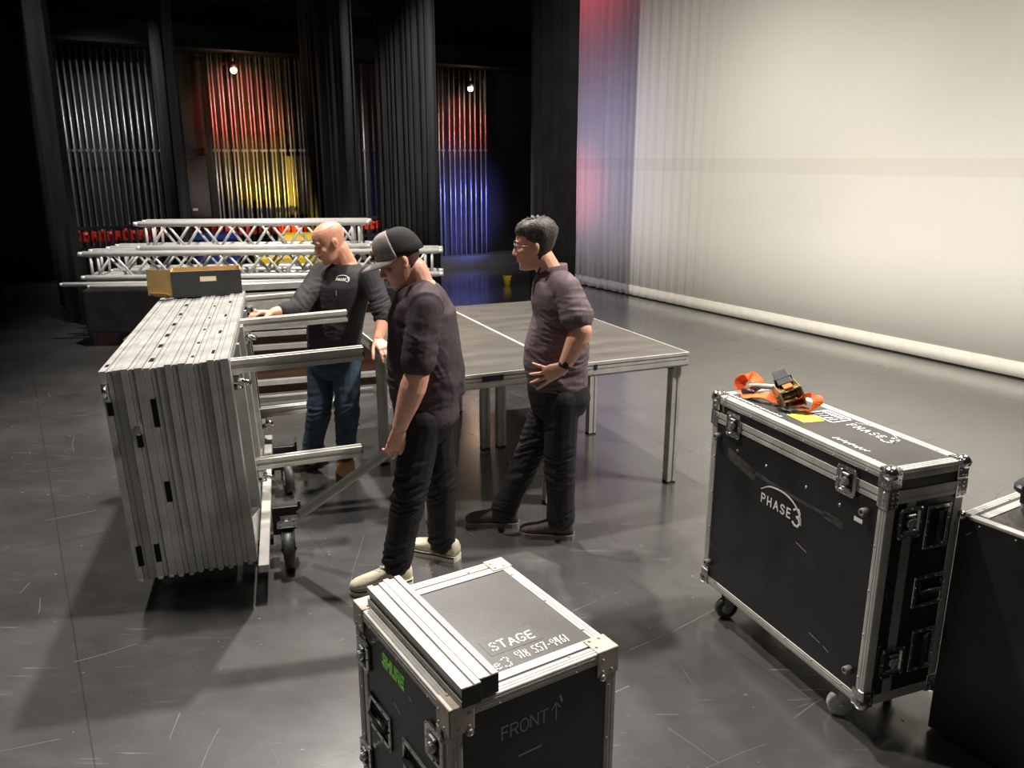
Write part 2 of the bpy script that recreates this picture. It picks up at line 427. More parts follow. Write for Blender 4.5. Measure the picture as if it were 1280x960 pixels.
def arc_swoosh(m, put, pts, wmax, th=.0008):
    """tapered stroke through pts (thin at its start, thick at its end)"""
    n = 22; sm = []
    P = [Vector((*p, 0)) for p in pts]; P = [P[0] * 2 - P[1]] + P + [P[-1] * 2 - P[-2]]
    for k in range(len(P) - 3):
        for i in range(8):
            t = i / 8; a, b, c, d = P[k:k + 4]
            sm.append(.5 * ((2 * b) + (c - a) * t + (2 * a - 5 * b + 4 * c - d) * t * t + (3 * b - a - 3 * c + d) * t ** 3))
    sm.append(P[-2])
    N = len(sm)
    for i in range(N - 1):
        t = i / (N - 1); wd = wmax * (.35 + .65 * math.sin(math.pi * min(1, .12 + .8 * t)))
        seg_quad(m, sm[i][:2], sm[i + 1][:2], wd, th, put)


def face_put(org, X, Y, Z):
    org, X, Y, Z = Vector(org), Vector(X), Vector(Y), Vector(Z)
    return lambda x, y, z: org + X * x + Y * y + Z * z


def phase_logo(m, put, x, y, h, stroke):
    """the company mark: small capitals, a large numeral and a sweeping arc over them"""
    e = write(m, 'PHASE', put, x, y, h, stroke, .46)
    write(m, '3', put, e + .05 * h, y - .45 * h, h * 1.9, stroke * 1.35, .1)
    W = e + 1.3 * h - x
    arc_swoosh(m, put, [(x - .03 * W, y + 1.5 * h), (x + .2 * W, y + 2.3 * h), (x + .55 * W, y + 2.45 * h), (x + .82 * W, y + 1.85 * h), (x + .98 * W, y + .7 * h), (x + 1.01 * W, y - .1 * h)], stroke * 1.05)


# ================================================================== THE SETTING
VW = Vector((math.cos(R(31.5)), math.sin(R(31.5)), 0))          # along the wing wall
VS = Vector((-math.sin(R(31.2)), math.cos(R(31.2)), 0))         # along the back cloth, going away

m = M(); m.add([(-16, -3, 0), (12, -3, 0), (12, 24, 0), (-16, 24, 0), (-16, -3, -.1), (12, -3, -.1), (12, 24, -.1), (-16, 24, -.1)],
               [(0, 1, 2, 3), (7, 6, 5, 4), (0, 4, 5, 1), (1, 5, 6, 2), (2, 6, 7, 3), (3, 7, 4, 0)])
floor_o = m.build('floor', floor_material(), kind='structure')
rnd = random.Random(21); mk = M()
for i in range(230):
    x = rnd.uniform(-4.5, 3.5); y = rnd.uniform(1.5, 7.5); a = rnd.choice((rnd.uniform(0, 3.14), 2.1 + rnd.uniform(-.15, .15), .55 + rnd.uniform(-.2, .2)))
    n = rnd.choice((1, 2, 3, 5)); ln = rnd.uniform(.02, .16) * (2.2 if i % 9 == 0 else 1); wd = rnd.uniform(.0008, .0022); p = (x, y)
    for k in range(n):
        q = (p[0] + ln * math.cos(a), p[1] + ln * math.sin(a)); dx, dy = -math.sin(a) * wd, math.cos(a) * wd
        mk.add([(p[0] + dx, p[1] + dy, .0002), (p[0] - dx, p[1] - dy, .0002), (q[0] - dx, q[1] - dy, .0002), (q[0] + dx, q[1] + dy, .0002)], [(0, 1, 2, 3)])
        p = q; a += rnd.uniform(-.12, .12)
for i in range(300):
    x = rnd.uniform(-4, 3); y = rnd.uniform(1.5, 6.5); r_ = rnd.uniform(.002, .008)
    mk.add([(x + r_ * math.cos(t) * rnd.uniform(.6, 1.3), y + r_ * math.sin(t), .0002) for t in (0, 1.2, 2.4, 3.6, 5)], [(0, 1, 2, 3, 4)])
mk.build('scuff_marks', mat('worn_scuff', (.115, .107, .10), .7, 0, .3, .3, 3), floor_o, kind='structure')

WALL0 = Vector((-.972, 16.734, 0))
NW = Vector((VW.y, -VW.x, 0))                                   # wall normal, towards the stage


def wallpt(px, py, off):
    """where the pixel's ray meets the plane a distance off in front of the wing wall"""
    d = ray(px, py); o = Vector((0, 0, HC)); q = WALL0 + NW * off
    return o + d * ((q - o).dot(NW) / d.dot(NW))


def along(s, off, z): return WALL0 + VW * s + NW * off + Vector((0, 0, z))


m = M()
a, b, c_, d_ = along(-14, 0, 0), along(6, 0, 0), along(6, -.2, 0), along(-14, -.2, 0)
H9 = Vector((0, 0, 9))
m.add([a, b, c_, d_, a + H9, b + H9, c_ + H9, d_ + H9], [(0, 1, 2, 3), (7, 6, 5, 4), (0, 4, 5, 1), (1, 5, 6, 2), (2, 6, 7, 3), (3, 7, 4, 0)])
m.build('wall_back', WALL, kind='structure')
# gallery that runs along the wall above the pipes: its deck edge, lower lip and railing
ZG = wallpt(300, 62, .5).z
m = M()
for z0, z1, o0, o1 in ((ZG, ZG + .28, 0, .75), (ZG - .05, ZG, .05, .8), (ZG + .62, ZG + .68, .7, .76)):
    q = [along(-12, o0, z0), along(3, o0, z0), along(3, o1, z0), along(-12, o1, z0)]
    q2 = [p + Vector((0, 0, z1 - z0)) for p in q]
    m.add(q + q2, [(0, 1, 2, 3), (7, 6, 5, 4), (0, 4, 5, 1), (1, 5, 6, 2), (2, 6, 7, 3), (3, 7, 4, 0)])
for i in range(76):
    p = along(-12 + i * .2, .73, ZG + .28); m.cyl(p, p + Vector((0, 0, .4)), .012, 6)
m.build('trim_1', mat('gallery_steel', (.006, .0058, .0055), .6, .2, .4, .3, 3), kind='structure')
# low kerb along the foot of the wall
m = M(); q = [along(-8, .1, 0), along(2.2, .1, 0), along(2.2, .55, 0), along(-8, .55, 0)]; q2 = [p + Vector((0, 0, .22)) for p in q]
m.add(q + q2, [(0, 1, 2, 3), (7, 6, 5, 4), (0, 4, 5, 1), (1, 5, 6, 2), (2, 6, 7, 3), (3, 7, 4, 0)])
m.build('trim_2', mat('kerb_paint', (.10, .10, .11), .6), kind='structure')


# ------------------------------------------------------------------ drapes
def drape(name, label, p0, direction, length, height, amp, wave, material, depth=.03, hem=None, decay=None, col=.03, z0=.015, cat='stage curtain', group=None, seed=0):
    """hanging cloth with vertical folds; p0 is the near bottom corner"""
    root = thing(name, label, cat, (p0.x, p0.y, 0), 0, group)
    d = Vector(direction).normalized(); n = Vector((d.y, -d.x, 0))

    def sheet(za, zb, rows, th, extra=0.0):
        nc = int(length / col); vs = []
        for side in (0, 1):
            for r in range(rows + 1):
                z = za + (zb - za) * r / rows
                for i in range(nc + 1):
                    s = length * i / nc
                    k = decay(s) if decay else 1.0
                    ph = noise.noise((s * 1.3 + seed, 0, seed)) * 3
                    f = amp * k * (math.sin(2 * math.pi * s / wave + ph) + .45 * math.sin(2 * math.pi * s / (wave * .43) + 2 * ph + .25 * z))
                    f += .012 * k * noise.noise((s * 3, z * .7, seed + 5.0))
                    vs.append(d * s + n * (f + (th + extra if side else -extra)) + Vector((0, 0, z)))
        fs = []; W = nc + 1; S = W * (rows + 1)
        for r in range(rows):
            for i in range(nc):
                q = r * W + i; fs += [(q, q + 1, q + W + 1, q + W), (S + q + W, S + q + W + 1, S + q + 1, S + q)]
        for i in range(nc):
            fs.append((i + 1, i, S + i, S + i + 1)); q = rows * W + i; fs.append((q, q + 1, S + q + 1, S + q))
        for r in range(rows):
            q = r * W; fs.append((q, q + W, S + q + W, S + q)); q = r * W + nc; fs.append((q + W, q, S + q, S + q + W))
        mm = M(); mm.add(vs, fs, True); return mm
    sheet(z0, height, 6, .006).build('cloth', material, root)
    if hem:
        sheet(z0, z0 + hem[0], 1, .0075, .0015).build('hem', hem[1], root)
    return root


SC = scrim_material()
p_far = Vector((1.0, 14.15, 0)); p_near = p_far - VS * 13.2
drape('cyclorama_cloth', 'tall white cyclorama cloth filling the right side behind the stage', p_far, -VS, 13.2, 6.6, .022, .19, SC,
      hem=(.15, mat('hem_cloth', (.84, .80, .71), .9, 0, .1, .06, 12)), decay=lambda s: max(.03, 1.0 - s / 3.6) * (1.0 if s > 1.6 else 1.7), col=.022, cat='curtain', seed=3)
p4 = at(547, 300, 12.7); p4.z = 0
drape('masking_drape', 'wide black masking drape right of the pipes, lit along its folds, nearest the blue pipes', p4, VS, 2.1, 6.2, .05, .21, DRAPE, seed=1, group='black masking drapes')
p3 = at(447, 250, 12.1); p3.z = 0
drape('masking_drape', 'black masking drape between the yellow-lit pipes and the three thin pipes', p3, VS, 2.1, 6.2, .05, .23, DRAPE, seed=2, group='black masking drapes')
p2 = at(234, 260, 11.4); p2.z = 0
drape('masking_drape', 'narrow black drape seen edge-on between the two left banks of pipes', p2, VS, 1.5, 6.2, .045, .3, DRAPE, seed=4, group='black masking drapes')
p1 = Vector((-5.50, 10.36, 0))
drape('masking_drape', 'black drape at the far left whose bunched hem reaches the floor', p1, VS, 2.0, 6.2, .10, .45, DRAPE, depth=.2, seed=9, group='black masking drapes')
p5 = p_far - VS * 2.62 + Vector((-VS.y, VS.x, 0)) * 1.8
drape('masking_drape', 'black drape hanging just left of the dim folded edge of the white cloth', p5, VS, 1.05, 6.2, .04, .2, mat('shaded_velour', (.011, .011, .0115), .9, 0, .2, .3, 4), seed=6, group='black masking drapes')  # darker copy of the drape velour, shade put into its colour


# ------------------------------------------------------------------ banks of guide pipes on the wing wall
def bank(label, xs, ytop, ymid, zb):
    p0 = wallpt(xs[0], ymid, .3)
    root = thing('guide_pipe_bank', label, 'pipe rack', (p0.x, p0.y, 0), 0, 'banks of vertical guide pipes')
    pts = []
    for px in xs:
        q = wallpt(px, ymid, .3); zt = ZG - .06
        mm = M(); off = Vector((q.x - p0.x, q.y - p0.y, 0))
        mm.cyl(off + Vector((0, 0, zb)), off + Vector((0, 0, zt)), .0165, 8)
        zc = wallpt(px, 188, .3).z
        mm.box(off + Vector((-.026, -.026, zc - .02)), off + Vector((.026, .026, zc + .02)))
        mm.build('guide_pipe', PIPE, root); pts.append(off)
    a, b = pts[0] - VW * .08 - NW * .06, pts[-1] + VW * .08 - NW * .06
    for zz in (zb + .12, ZG - .2):
        ms = M(); ms.bar(a + Vector((0, 0, zz)), b + Vector((0, 0, zz)), .02, .03); ms.build('cross_rail', BLKMETAL, root)
    for e in (pts[0], pts[-1]):
        ms = M(); p_ = e - NW * .06; ms.bar(p_, p_ + Vector((0, 0, ZG - .2)), .02, .02); ms.build('upright', BLKMETAL, root)
    return root


bank('leftmost bank of dull grey vertical pipes, faintly reddish, beside the far-left drape', [84 + i * 8.3 for i in range(17)], 75, 180, .25)
xs = []
for i in range(10): xs += [268 + i * 11.9, 272.5 + i * 11.9]
bank('bright bank of vertical pipes lit red above and yellow below', xs, 80, 180, .25)
bank('three thin vertical pipes showing between two black drapes', [455, 467, 478.5], 85, 180, .25)
bank('bank of vertical pipes lit orange-red above and blue below, right of the wide drape', [549, 554, 562, 568, 575, 581, 588, 594, 601, 607], 110, 180, .1)

# lock rail with red levers, in front of the pipes
pa, pb = wallpt(92, 300, .75), wallpt(486, 300, .75)
pa.z = pb.z = 0
rail = thing('lock_rail', 'low dark rail with a row of small red levers in front of the pipes', 'rail', (pa.x, pa.y, 0))
mm = M(); D = pb - pa
za, zb_ = wallpt(100, 286, .75).z, wallpt(100, 312, .75).z
for z in (za, zb_): mm.bar((0, 0, z), D + Vector((0, 0, z)), .05, .05)
for i in range(9):
    q = D * (i / 8); mm.bar(q, q + Vector((0, 0, za)), .05, .05)
mm.build('rail_frame', BLKMETAL, rail)
for i in range(46):
    q = D * ((i + .6) / 46.5) + NW * .03
    l = M(); l.box(q + Vector((-.035, -.03, za - .20)), q + Vector((.035, .03, za - .05)), bev=.012)
    l.cyl(q + NW * .02 + Vector((0, 0, za - .12)), q + NW * .10 + Vector((0, 0, za - .02 - .05 * (i % 3))), .018, 8)
    l.build('rope_lock_lever', RED, rail)

# two little work lamps among the pipes
for px, py, lab in ((292, 88, 'small glowing work lamp above the red and yellow pipes'), (588, 111, 'small glowing work lamp above the blue-lit pipes')):
    q = wallpt(px, py, .55)
    t = thing('work_lamp', lab, 'lamp', q)
    mm = M(); mm.sphere((0, 0, 0), .05); mm.build('bulb', LAMPGLOW, t)
    mm = M(); mm.cyl((0, 0, .03), (0, 0, .12), .075, 14, .03); mm.cyl((0, 0, .12), Vector((0, 0, ZG - .05 - q.z)), .012, 8); mm.build('lamp_shade', BLKMETAL, t)
    light('bulb_light', 'POINT', q + NW * .12 + Vector((0, 0, -.02)), q, 7, (1, .7, .5), .05)

# coloured wing lamps close to the pipes
qb, qr = wallpt(318, 180, .3), wallpt(578, 200, .3)
def wing(name, q, a, o, z, ta, tz, e, col, spot=80):
    p = q + VW * a + NW * o; p.z = z; t = q + VW * ta; t.z = tz
    light(name, 'SPOT', p, t, e, col, .04, spot, .9)
wing('lamp_red', qb, -.4, 1.3, 3.6, -.2, 2.9, 200, (1, .10, .10), 58)
wing('lamp_yellow', qb, .5, 1.7, .6, .40, 1.9, 400, (1, .70, .06), 60)
wing('lamp_white', qb, -1.2, 1.6, 1.2, -.3, 1.6, 90, (1, .88, .85), 62)
wing('lamp_red_far', qr, -.1, 1.3, 3.3, 0, 2.7, 130, (1, .14, .10), 50)
wing('lamp_blue', qr, .4, 1.4, .7, 0, 1.0, 330, (.18, .20, 1), 85)

# yellow-lit cupboard panel on the wall right of the bright pipes
q0, q1 = wallpt(376, 300, .25), wallpt(392, 185, .25)
cab = thing('wall_cabinet', 'yellow-lit flat cabinet on the wall just right of the bright pipes', 'cabinet', (q0.x, q0.y, 0))
mm = M(); L_ = 1.0; Zt = wallpt(380, 195, .25).z; Zb = wallpt(380, 268, .25).z
mt = Matrix((VW, NW, Vector((0, 0, 1)))).transposed().to_4x4()
CABM = mat('yellow_lit_metal', (.20, .15, .05), .5)  # the yellow light is put into this colour
mm.box((-.15, -.24, Zb), (.75, 0, Zt), mt, .01); mm.build('body', CABM, cab)
mm = M(); mm.box((-.12, 0, Zb + .04), (.72, .012, Zt - .04), mt, .004); mm.build('door', CABM, cab)
q0 = wallpt(232, 268, .25); Zt2 = wallpt(240, 195, .25).z
cab2 = thing('wall_cabinet', 'dim brown cabinet on the wall left of the bright pipes', 'cabinet', (q0.x, q0.y, 0))
BRN = mat('brown_metal', (.022, .012, .006), .5)
mm = M(); mm.box((.0, -.24, Zb), (.42, 0, Zt2), mt, .01); mm.build('body', BRN, cab2)
mm = M(); mm.box((.03, 0, Zb + .04), (.39, .012, Zt2 - .04), mt, .004); mm.build('door', BRN, cab2)
mm = M(); mm.box((.12, .012, Zb + .12), (.2, .02, Zb + .16), mt); mm.box((.02, .0125, Zb + .12), (.07, .02, Zb + .16), mt); mm.build('name_plate', PAPER, cab2)

# yellow machine seen through the trusses, blue crate, yellow bin
ym = thing('floor_machine', 'yellow machine half hidden behind the stacked trusses', 'machine', (-3.15, 12.0, 0), R(20))
mm = M(); mm.box((-.55, -.3, .14), (.55, .3, .78), None, .08); mm.box((-.2, -.25, .78), (.45, .25, 1.02), None, .08); mm.build('body', YPAINT, ym)
for sx in (-.4, .4):
    for sy in (-.27, .27):
        mm = M(); mm.cyl((sx, sy - .04, .12), (sx, sy + .04, .12), .12, 16); mm.build('wheel', TYRE, ym)
mm = M(); mm.tube([(.5, -.2, .9), (.72, -.2, 1.02), (.72, .2, 1.02), (.5, .2, .9)], .02); mm.build('handle', BLKMETAL, ym)
bc = thing('storage_crate', 'blue crate glimpsed behind the trusses left of the yellow machine', 'crate', (-4.25, 12.0, 0), R(20))
mm = M()
mm.box((-.28, -.2, 0), (.28, .2, .03))
for y0, y1 in ((-.2, -.18), (.18, .2)): mm.box((-.28, y0, 0), (.28, y1, 1.0))
for x0, x1 in ((-.28, -.26), (.26, .28)): mm.box((x0, -.2, 0), (x1, .2, 1.0))
mm.build('body', BLUEP, bc)
mm = M(); mm.box((-.3, -.22, .95), (.3, -.2, 1.02)); mm.box((-.3, .2, .95), (.3, .22, 1.02)); mm.box((-.3, -.2, .95), (-.28, .2, 1.02)); mm.box((.28, -.2, .95), (.3, .2, 1.02)); mm.build('rim', BLUEP, bc)
q = atz(634, 356)
yb = thing('small_bin', 'tiny yellow bin on the dark floor behind the man in glasses', 'bin', q)
mm = M(); mm.loft([((0, 0, 0), (.05, 0, 0), (0, .05, 0)), ((0, 0, .13), (.07, 0, 0), (0, .07, 0)), ((0, 0, .15), (.078, 0, 0), (0, .078, 0)), ((0, 0, .155), (.078, 0, 0), (0, .078, 0))], 16); mm.build('body', YPAINT, yb)


# ------------------------------------------------------------------ trusses
def truss(label, p0, p1, size, group='white box trusses in the pile'):
    p0, p1 = Vector(p0), Vector(p1); d = p1 - p0; Ln = d.length
    root = thing('box_truss', label, 'truss', p0, math.atan2(d.y, d.x), group)
    r = .033; h = size
    for y in (0, h):
        for z in (r, h):
            mm = M(); mm.cyl((0, y, z), (Ln, y, z), r, 12)
            for x0 in (0.0, Ln): mm.cyl((x0 - (.05 if x0 == 0 else 0), y, z), (x0 + (.0 if x0 == 0 else .05), y, z), r * .78, 12)
            mm.build('chord', TRUSS, root)
    n = max(4, int(round(Ln / .44)))
    x_in = .12; st = (Ln - 2 * x_in) / n
    for y in (0, h):
        mm = M()
        for i in range(n):
            a = x_in + i * st
            za, zb = (r, h) if y == 0 else (h, r)
            mm.cyl((a, y, za), (a + st / 2, y, zb), .0155, 8); mm.cyl((a + st / 2, y, zb), (a + st, y, za), .0155, 8)
        mm.build('lacing', TRUSS, root)
    for z in (r, h):
        mm = M()
        for i in range(n):
            a = x_in + i * st
            mm.cyl((a, 0, z), (a + st / 2, h, z), .0155, 8); mm.cyl((a + st / 2, h, z), (a + st, 0, z), .0155, 8)
        mm.build('lacing', TRUSS, root)
    for x0 in (.08, .16, Ln - .16, Ln - .08):
        mm = M()
        for y in (0, h): mm.cyl((x0, y, r), (x0, y, h), .016, 8)
        for z in (r, h): mm.cyl((x0, 0, z), (x0, h, z), .016, 8)
        mm.build('end_batten', TRUSS, root)
    return root


YT = 9.45
a, b = at(108, 351, YT), at(549, 345, YT + .35); b.z = a.z
SZ = .305
ZT2 = a.z
truss('long white box truss in the middle of the pile, sticking out both sides', a, b, SZ)
a2, b2 = at(108, 330, YT + .6), at(549, 330, YT + .95); a2.z = b2.z = ZT2
truss('long white box truss lying behind the middle one', a2 + Vector((.32, .0, 0)), b2 - Vector((.3, 0, 0)), SZ)
a, b = at(175, 300, YT + .1), at(458, 300, YT + .35); a.z = b.z = ZT2 + SZ + .025
truss('shorter white box truss on top of the pile', a, b, SZ)
# loose tubes under the pile
for px0, px1, Y, lab in ((78, 400, YT - .12, 'long white tube poking out furthest left under the truss pile'), (112, 440, YT - .28, 'white tube lying in front under the truss pile')):
    a = at(px0, 352, Y); b = at(px1, 346, Y + .3); a.z = b.z = ZT2 - .026
    d = b - a
    t = thing('aluminium_tube', lab, 'tube', a, math.atan2(d.y, d.x))
    mm = M(); mm.cyl((0, 0, 0), (d.length, 0, 0), .025, 12); mm.build('tube_body', TRUSS, t)
    mm = M(); mm.cyl((-.03, 0, 0), (0, 0, 0), .019, 12); mm.build('spigot', TRUSS, t)
# dark dolly carrying the pile
dl = thing('truss_dolly', 'black low dolly under the truss pile', 'dolly', (-2.9, YT + .55, 0), R(5))
mm = M(); ZD = ZT2 - .055
mm.box((-1.95, -.75, .16), (1.7, .75, ZD), None, .02); mm.build('deck', BLKPANEL, dl)
for sx in (-1.6, 1.4):
    for sy in (-.55, .55):
        mm = M(); mm.cyl((sx, sy - .03, .08), (sx, sy + .03, .08), .08, 16); mm.box((sx - .05, sy - .05, .13), (sx + .05, sy + .05, .165)); mm.build('caster', TYRE, dl)


# ================================================================== DECK STACK ON ITS CART
SN = Vector((-1.73, 3.429, .17)); SY = R(15.27); LEAN = R(2.6)
su0 = Vector((math.cos(SY), math.sin(SY), 0)); sv = Vector((-math.sin(SY), math.cos(SY), 0)); sw0 = Vector((0, 0, 1))
sw = sw0 * math.cos(LEAN) - su0 * math.sin(LEAN); su = su0 * math.cos(LEAN) + sw0 * math.sin(LEAN)
MS = Matrix((su, sv, sw)).transposed().to_4x4(); MS.translation = SN
DL, DH, DT = 2.024, 1.0, .0885
SLABS = ((0, .028, 0), (.028, .033, .008), (.033, .050, .003), (.050, .0545, .007), (.0545, .0855, .001), (.0855, .0885, .012))


def groove_leg(mm, p0, p1, up=None, s=.06):
    a = s / 2; g = .006; q = .010
    prof = [(-a, -a), (-q, -a), (-q, -a + g), (q, -a + g), (q, -a), (a, -a), (a, -q), (a - g, -q), (a - g, q), (a, q), (a, a), (q, a), (q, a - g), (-q, a - g), (-q, a), (-a, a), (-a, q), (-a + g, q), (-a + g, -q), (-a, -q)]
    mm.profile_bar(p0, p1, prof, up)


DECK_LAB = ['outermost deck on the left of the upright stack, with a silver latch on its end', 'second deck from the left in the upright stack', 'third deck from the left in the upright stack, with dark slots along its top',
            'fourth deck from the left in the upright stack', 'fifth deck from the left in the upright stack, with small slots on top', 'rightmost deck of the upright stack, its legs sticking out to the right']
TOPSLOT = {0: ([.08], .05, .016), 2: ([.12, .42, .68, .98, 1.3, 1.62], .075, .020), 4: ([.12, .42, .76, 1.1, 1.5], .035, .014), 5: ([.13, .6, 1.08, 1.55], .075, .014)}
ENDSLOT = {0: [(.02, .80, .06), (.03, .07, .10)], 1: [(.03, .64, .06), (.02, .08, .09)], 2: [(.022, .73, .13), (.02, .37, .10)]}
for i in range(6):
    mtx = MS @ Matrix.Translation((i * DT, (0.004, -.003, .002, 0, .004, 0)[i], (0, .002, -.004, .003, -.003, .004)[i]))
    dk = thing('stage_deck', DECK_LAB[i], 'stage deck', mtx=mtx, group='stage decks standing on edge')
    mm = M()
    for x0, x1, ins in SLABS:
        if i == 5 and x0 > .05: continue
        mm.box((x0, ins, ins), (x1, DL - ins, DH - ins))
    if i == 5:   # the open underside: rim and cross members
        for x0, x1, ins in SLABS[4:]:
            x1 += .004
            mm.box((x0, ins, ins), (x1, DL - ins, .06)); mm.box((x0, ins, DH - .06), (x1, DL - ins, DH - ins))
            mm.box((x0, ins, .06), (x1, .06, DH - .06)); mm.box((x0, DL - .06, .06), (x1, DL - ins, DH - .06))
        for y in (.52, .98, 1.04, 1.5):
            mm.box((.054, y, .05), (.108, y + .045, DH - .05))
    mm.build('frame', ALUD, dk)
    if i == 5:
        mm = M(); mm.box((.050, .055, .055), (.058, DL - .055, DH - .055)); mm.build('underside_board', DECKTOP, dk)
        roots = [(.10, .94), (1.10, .94), (1.95, .94), (.965, .145), (1.95, .16)]
        for k, (y, z) in enumerate(roots):
            lg = M(); L_ = .60 if k != 2 else .52
            groove_leg(lg, (.08, y, z), (.09 + L_, y, z), (0, 0, 1), .062)
            o = lg.build('leg', ALU, dk)
            lg = M(); lg.box((.085 + L_, y - .028, z - .028), (.094 + L_, y + .028, z + .028), None, .003); lg.build('end_cap', BLACK, o)
            cl = M(); cl.box((.085, y - .05, z - .075), (.13, y + .05, z - .03), None, .006); cl.cyl((.12, y - .06, z - .05), (.17, y - .075, z - .07), .014, 10); cl.cyl((.11, y, z - .11), (.11, y, z - .06), .02, 10)
            cl.build('leg_clamp', CHROME, dk)
    if i in TOPSLOT:
        ys, ln, wd = TOPSLOT[i]
        for y in ys:
            mm = M(); mm.box((.013 - wd / 2 + .004, y, DH - .004), (.013 + wd / 2 + .004, y + ln, DH + .0006)); mm.build('slot', SLOTBLK, dk)
    for x, z, hh in ENDSLOT.get(i, []):
        mm = M(); mm.box((x - .012, -.0006, z), (x + .012, .004, z + hh)); mm.build('slot', SLOTBLK, dk)
    if i == 0:
        mm = M(); mm.box((.004, -.02, .87), (.03, .002, .95), None, .006); mm.cyl((.016, -.03, .89), (.016, -.03, .94), .010, 10); mm.build('latch', CHROME, dk)
    if i == 1:
        mm = M(); mm.box((.02, -.018, .70), (.042, .002, .745), None, .006); mm.build('latch', CHROME, dk)
    mm = M()   # ragged corner castings on the lower end
    for x in (.004, .05): mm.box((x, -.002, -.010), (x + .02, .03, .004), None, .003)
    mm.build('corner_casting', ALUD, dk)

# the cart under the stack
MC = Matrix((su0, sv, sw0)).transposed().to_4x4(); MC.translation = (SN.x, SN.y, 0)
cart = thing('deck_cart', 'low metal cart with black casters under the upright deck stack', 'cart', mtx=MC)
mm = M()
mm.box((.535, .02, .125), (.585, 2.03, .165), None, .004); mm.box((.03, .25, .105), (.10, 2.0, .14), None, .004)
mm.build('side_beam', ALU, cart)
mm = M()
for y in (.40, 1.40): mm.box((.03, y, .085), (.60, y + .05, .125), None, .003)
mm.build('cross_beam', BLKMETAL, cart)
for y, dy in ((.44, -.12), (1.42, -.06)):
    mm = M(); mm.box((.60, y, .225), (.745, y + .045, .275), None, .003); mm.box((.60, y, .12), (.64, y + .045, .25), None, .003); mm.box((.735, y - .02, .215), (.75, y + .07, .31), None, .003)
    mm.build('outrigger', BLKMETAL, cart)


def caster(parent, x, y, zt, r, wd, yaw, name='caster', wheel=TYRE, fork=STEEL, hub=None, brake=False):
    """swivel caster: plate at height zt, wheel resting on z = 0"""
    d = Vector((math.cos(yaw), math.sin(yaw), 0)); ax = Vector((-d.y, d.x, 0)); c = Vector((x, y, r)) + d * r * .35
    mm = M(); mm.box((x - .05, y - .04, zt - .008), (x + .05, y + .04, zt), None, .002)
    for a in (-.035, .035):
        for b in (-.028, .028): mm.cyl((x + a, y + b, zt - .016), (x + a, y + b, zt + .006), .007, 8)
    mm.cyl((x, y, zt - .03), (x, y, zt - .005), .026, 14)
    for sgn in (-1, 1):
        q = ax * (sgn * (wd / 2 + .006)); poly = [Vector((x, y, zt - .012)) - d * .03, Vector((x, y, zt - .012)) + d * .035, c + d * .018 - Vector((0, 0, .012)), c - d * .018 - Vector((0, 0, .012))]
        vs = [p + q - ax * .002 for p in poly] + [p + q + ax * .002 for p in poly]
        mm.add(vs, [(3, 2, 1, 0), (4, 5, 6, 7), (0, 1, 5, 4), (1, 2, 6, 5), (2, 3, 7, 6), (3, 0, 4, 7)])
    mm.box((x - .03, y - .03, zt - .03), (x + .03, y + .03, zt - .022))
    mm.cyl(c - ax * (wd / 2 + .014), c + ax * (wd / 2 + .014), .009, 10)
    o = mm.build(name, fork, parent)
    mm = M(); k = wd / 2
    prof = [(-k, r * .55), (-k, r * .86), (-k * .7, r), (k * .7, r), (k, r * .86), (k, r * .55)]
    rings = [(c + ax * a, d * b, Vector((0, 0, b))) for a, b in prof]
    mm.loft(rings, 28); mm.build('wheel', wheel, o)
    mm = M(); mm.cyl(c - ax * (k + .003), c + ax * (k + .003), r * .5, 20); mm.cyl(c - ax * (k + .006), c + ax * (k + .006), r * .22, 14); mm.build('hub', hub or fork, o)
    if brake:
        mm = M(); p = Vector((x, y, zt - .035)); mm.box((-.012, 0, -.004), (.012, .075, .004), Matrix.Translation(p - d * .03) @ Matrix((ax, -d, Vector((0, 0, 1)))).transposed().to_4x4() @ Matrix.Rotation(.35, 4, 'X'), .003); mm.build('brake_pedal', fork, o)
    return o


caster(cart, .675, .33, .225, .10, .052, R(-88) - SY + R(15), brake=True, fork=BLKMETAL, hub=BLKMETAL)
caster(cart, .675, 1.36, .225, .10, .052, R(-80), fork=BLKMETAL, hub=WHEELGREY)
caster(cart, .30, .75, .085, .042, .03, R(-90), fork=BLKMETAL)
caster(cart, .12, 1.75, .085, .042, .03, R(-90), fork=BLKMETAL)

# open cardboard box on the far end of the stack
zb0 = (MS @ Vector((.25, 1.85, DH))).z + .006
cb = thing('cardboard_box', 'open black-and-brown cardboard box with a hand hole on the deck stack', 'box', (-2.214, 5.30, zb0), R(19))
cb.location = (-2.19, 5.28, zb0)
bw, bd, bh, t_ = .43, .24, .165, .006
mm = M()
mm.box((0, 0, 0), (bw, bd, t_)); mm.box((0, bd - t_, 0), (bw, bd, bh)); mm.box((0, 0, 0), (t_, bd, bh)); mm.box((bw - t_, 0, 0), (bw, bd, bh))
mm.box((t_, .0008, 0), (bw - t_, t_, bh))
mm.build('carton', KRAFT, cb)
mm = M(); mm.box((0, -.002, 0), (bw, .0006, .095)); mm.box((0, -.002, .13), (bw, .0006, bh)); mm.box((0, -.002, .095), (.175, .0006, .13)); mm.box((.275, -.002, .095), (bw, .0006, .13)); mm.build('printed_front', BOXBLK, cb)
mm = M(); mm.box((.175, -.0012, .097), (.275, .0006, .128)); mm.build('hand_hole', PAPER, cb)
mm = M(); hm = Matrix.Translation((0, 0, 0)) @ Matrix.Rotation(R(158), 4, 'Z')
mm.box((.0, -.004, .012), (.16, .0, bh + .015), hm); o = mm.build('flap', KRAFT, cb)
mm = M(); hm = Matrix.Translation((0, .02, .0)) @ Matrix.Rotation(R(150), 4, 'Z') @ Matrix.Rotation(R(-62), 4, 'X')
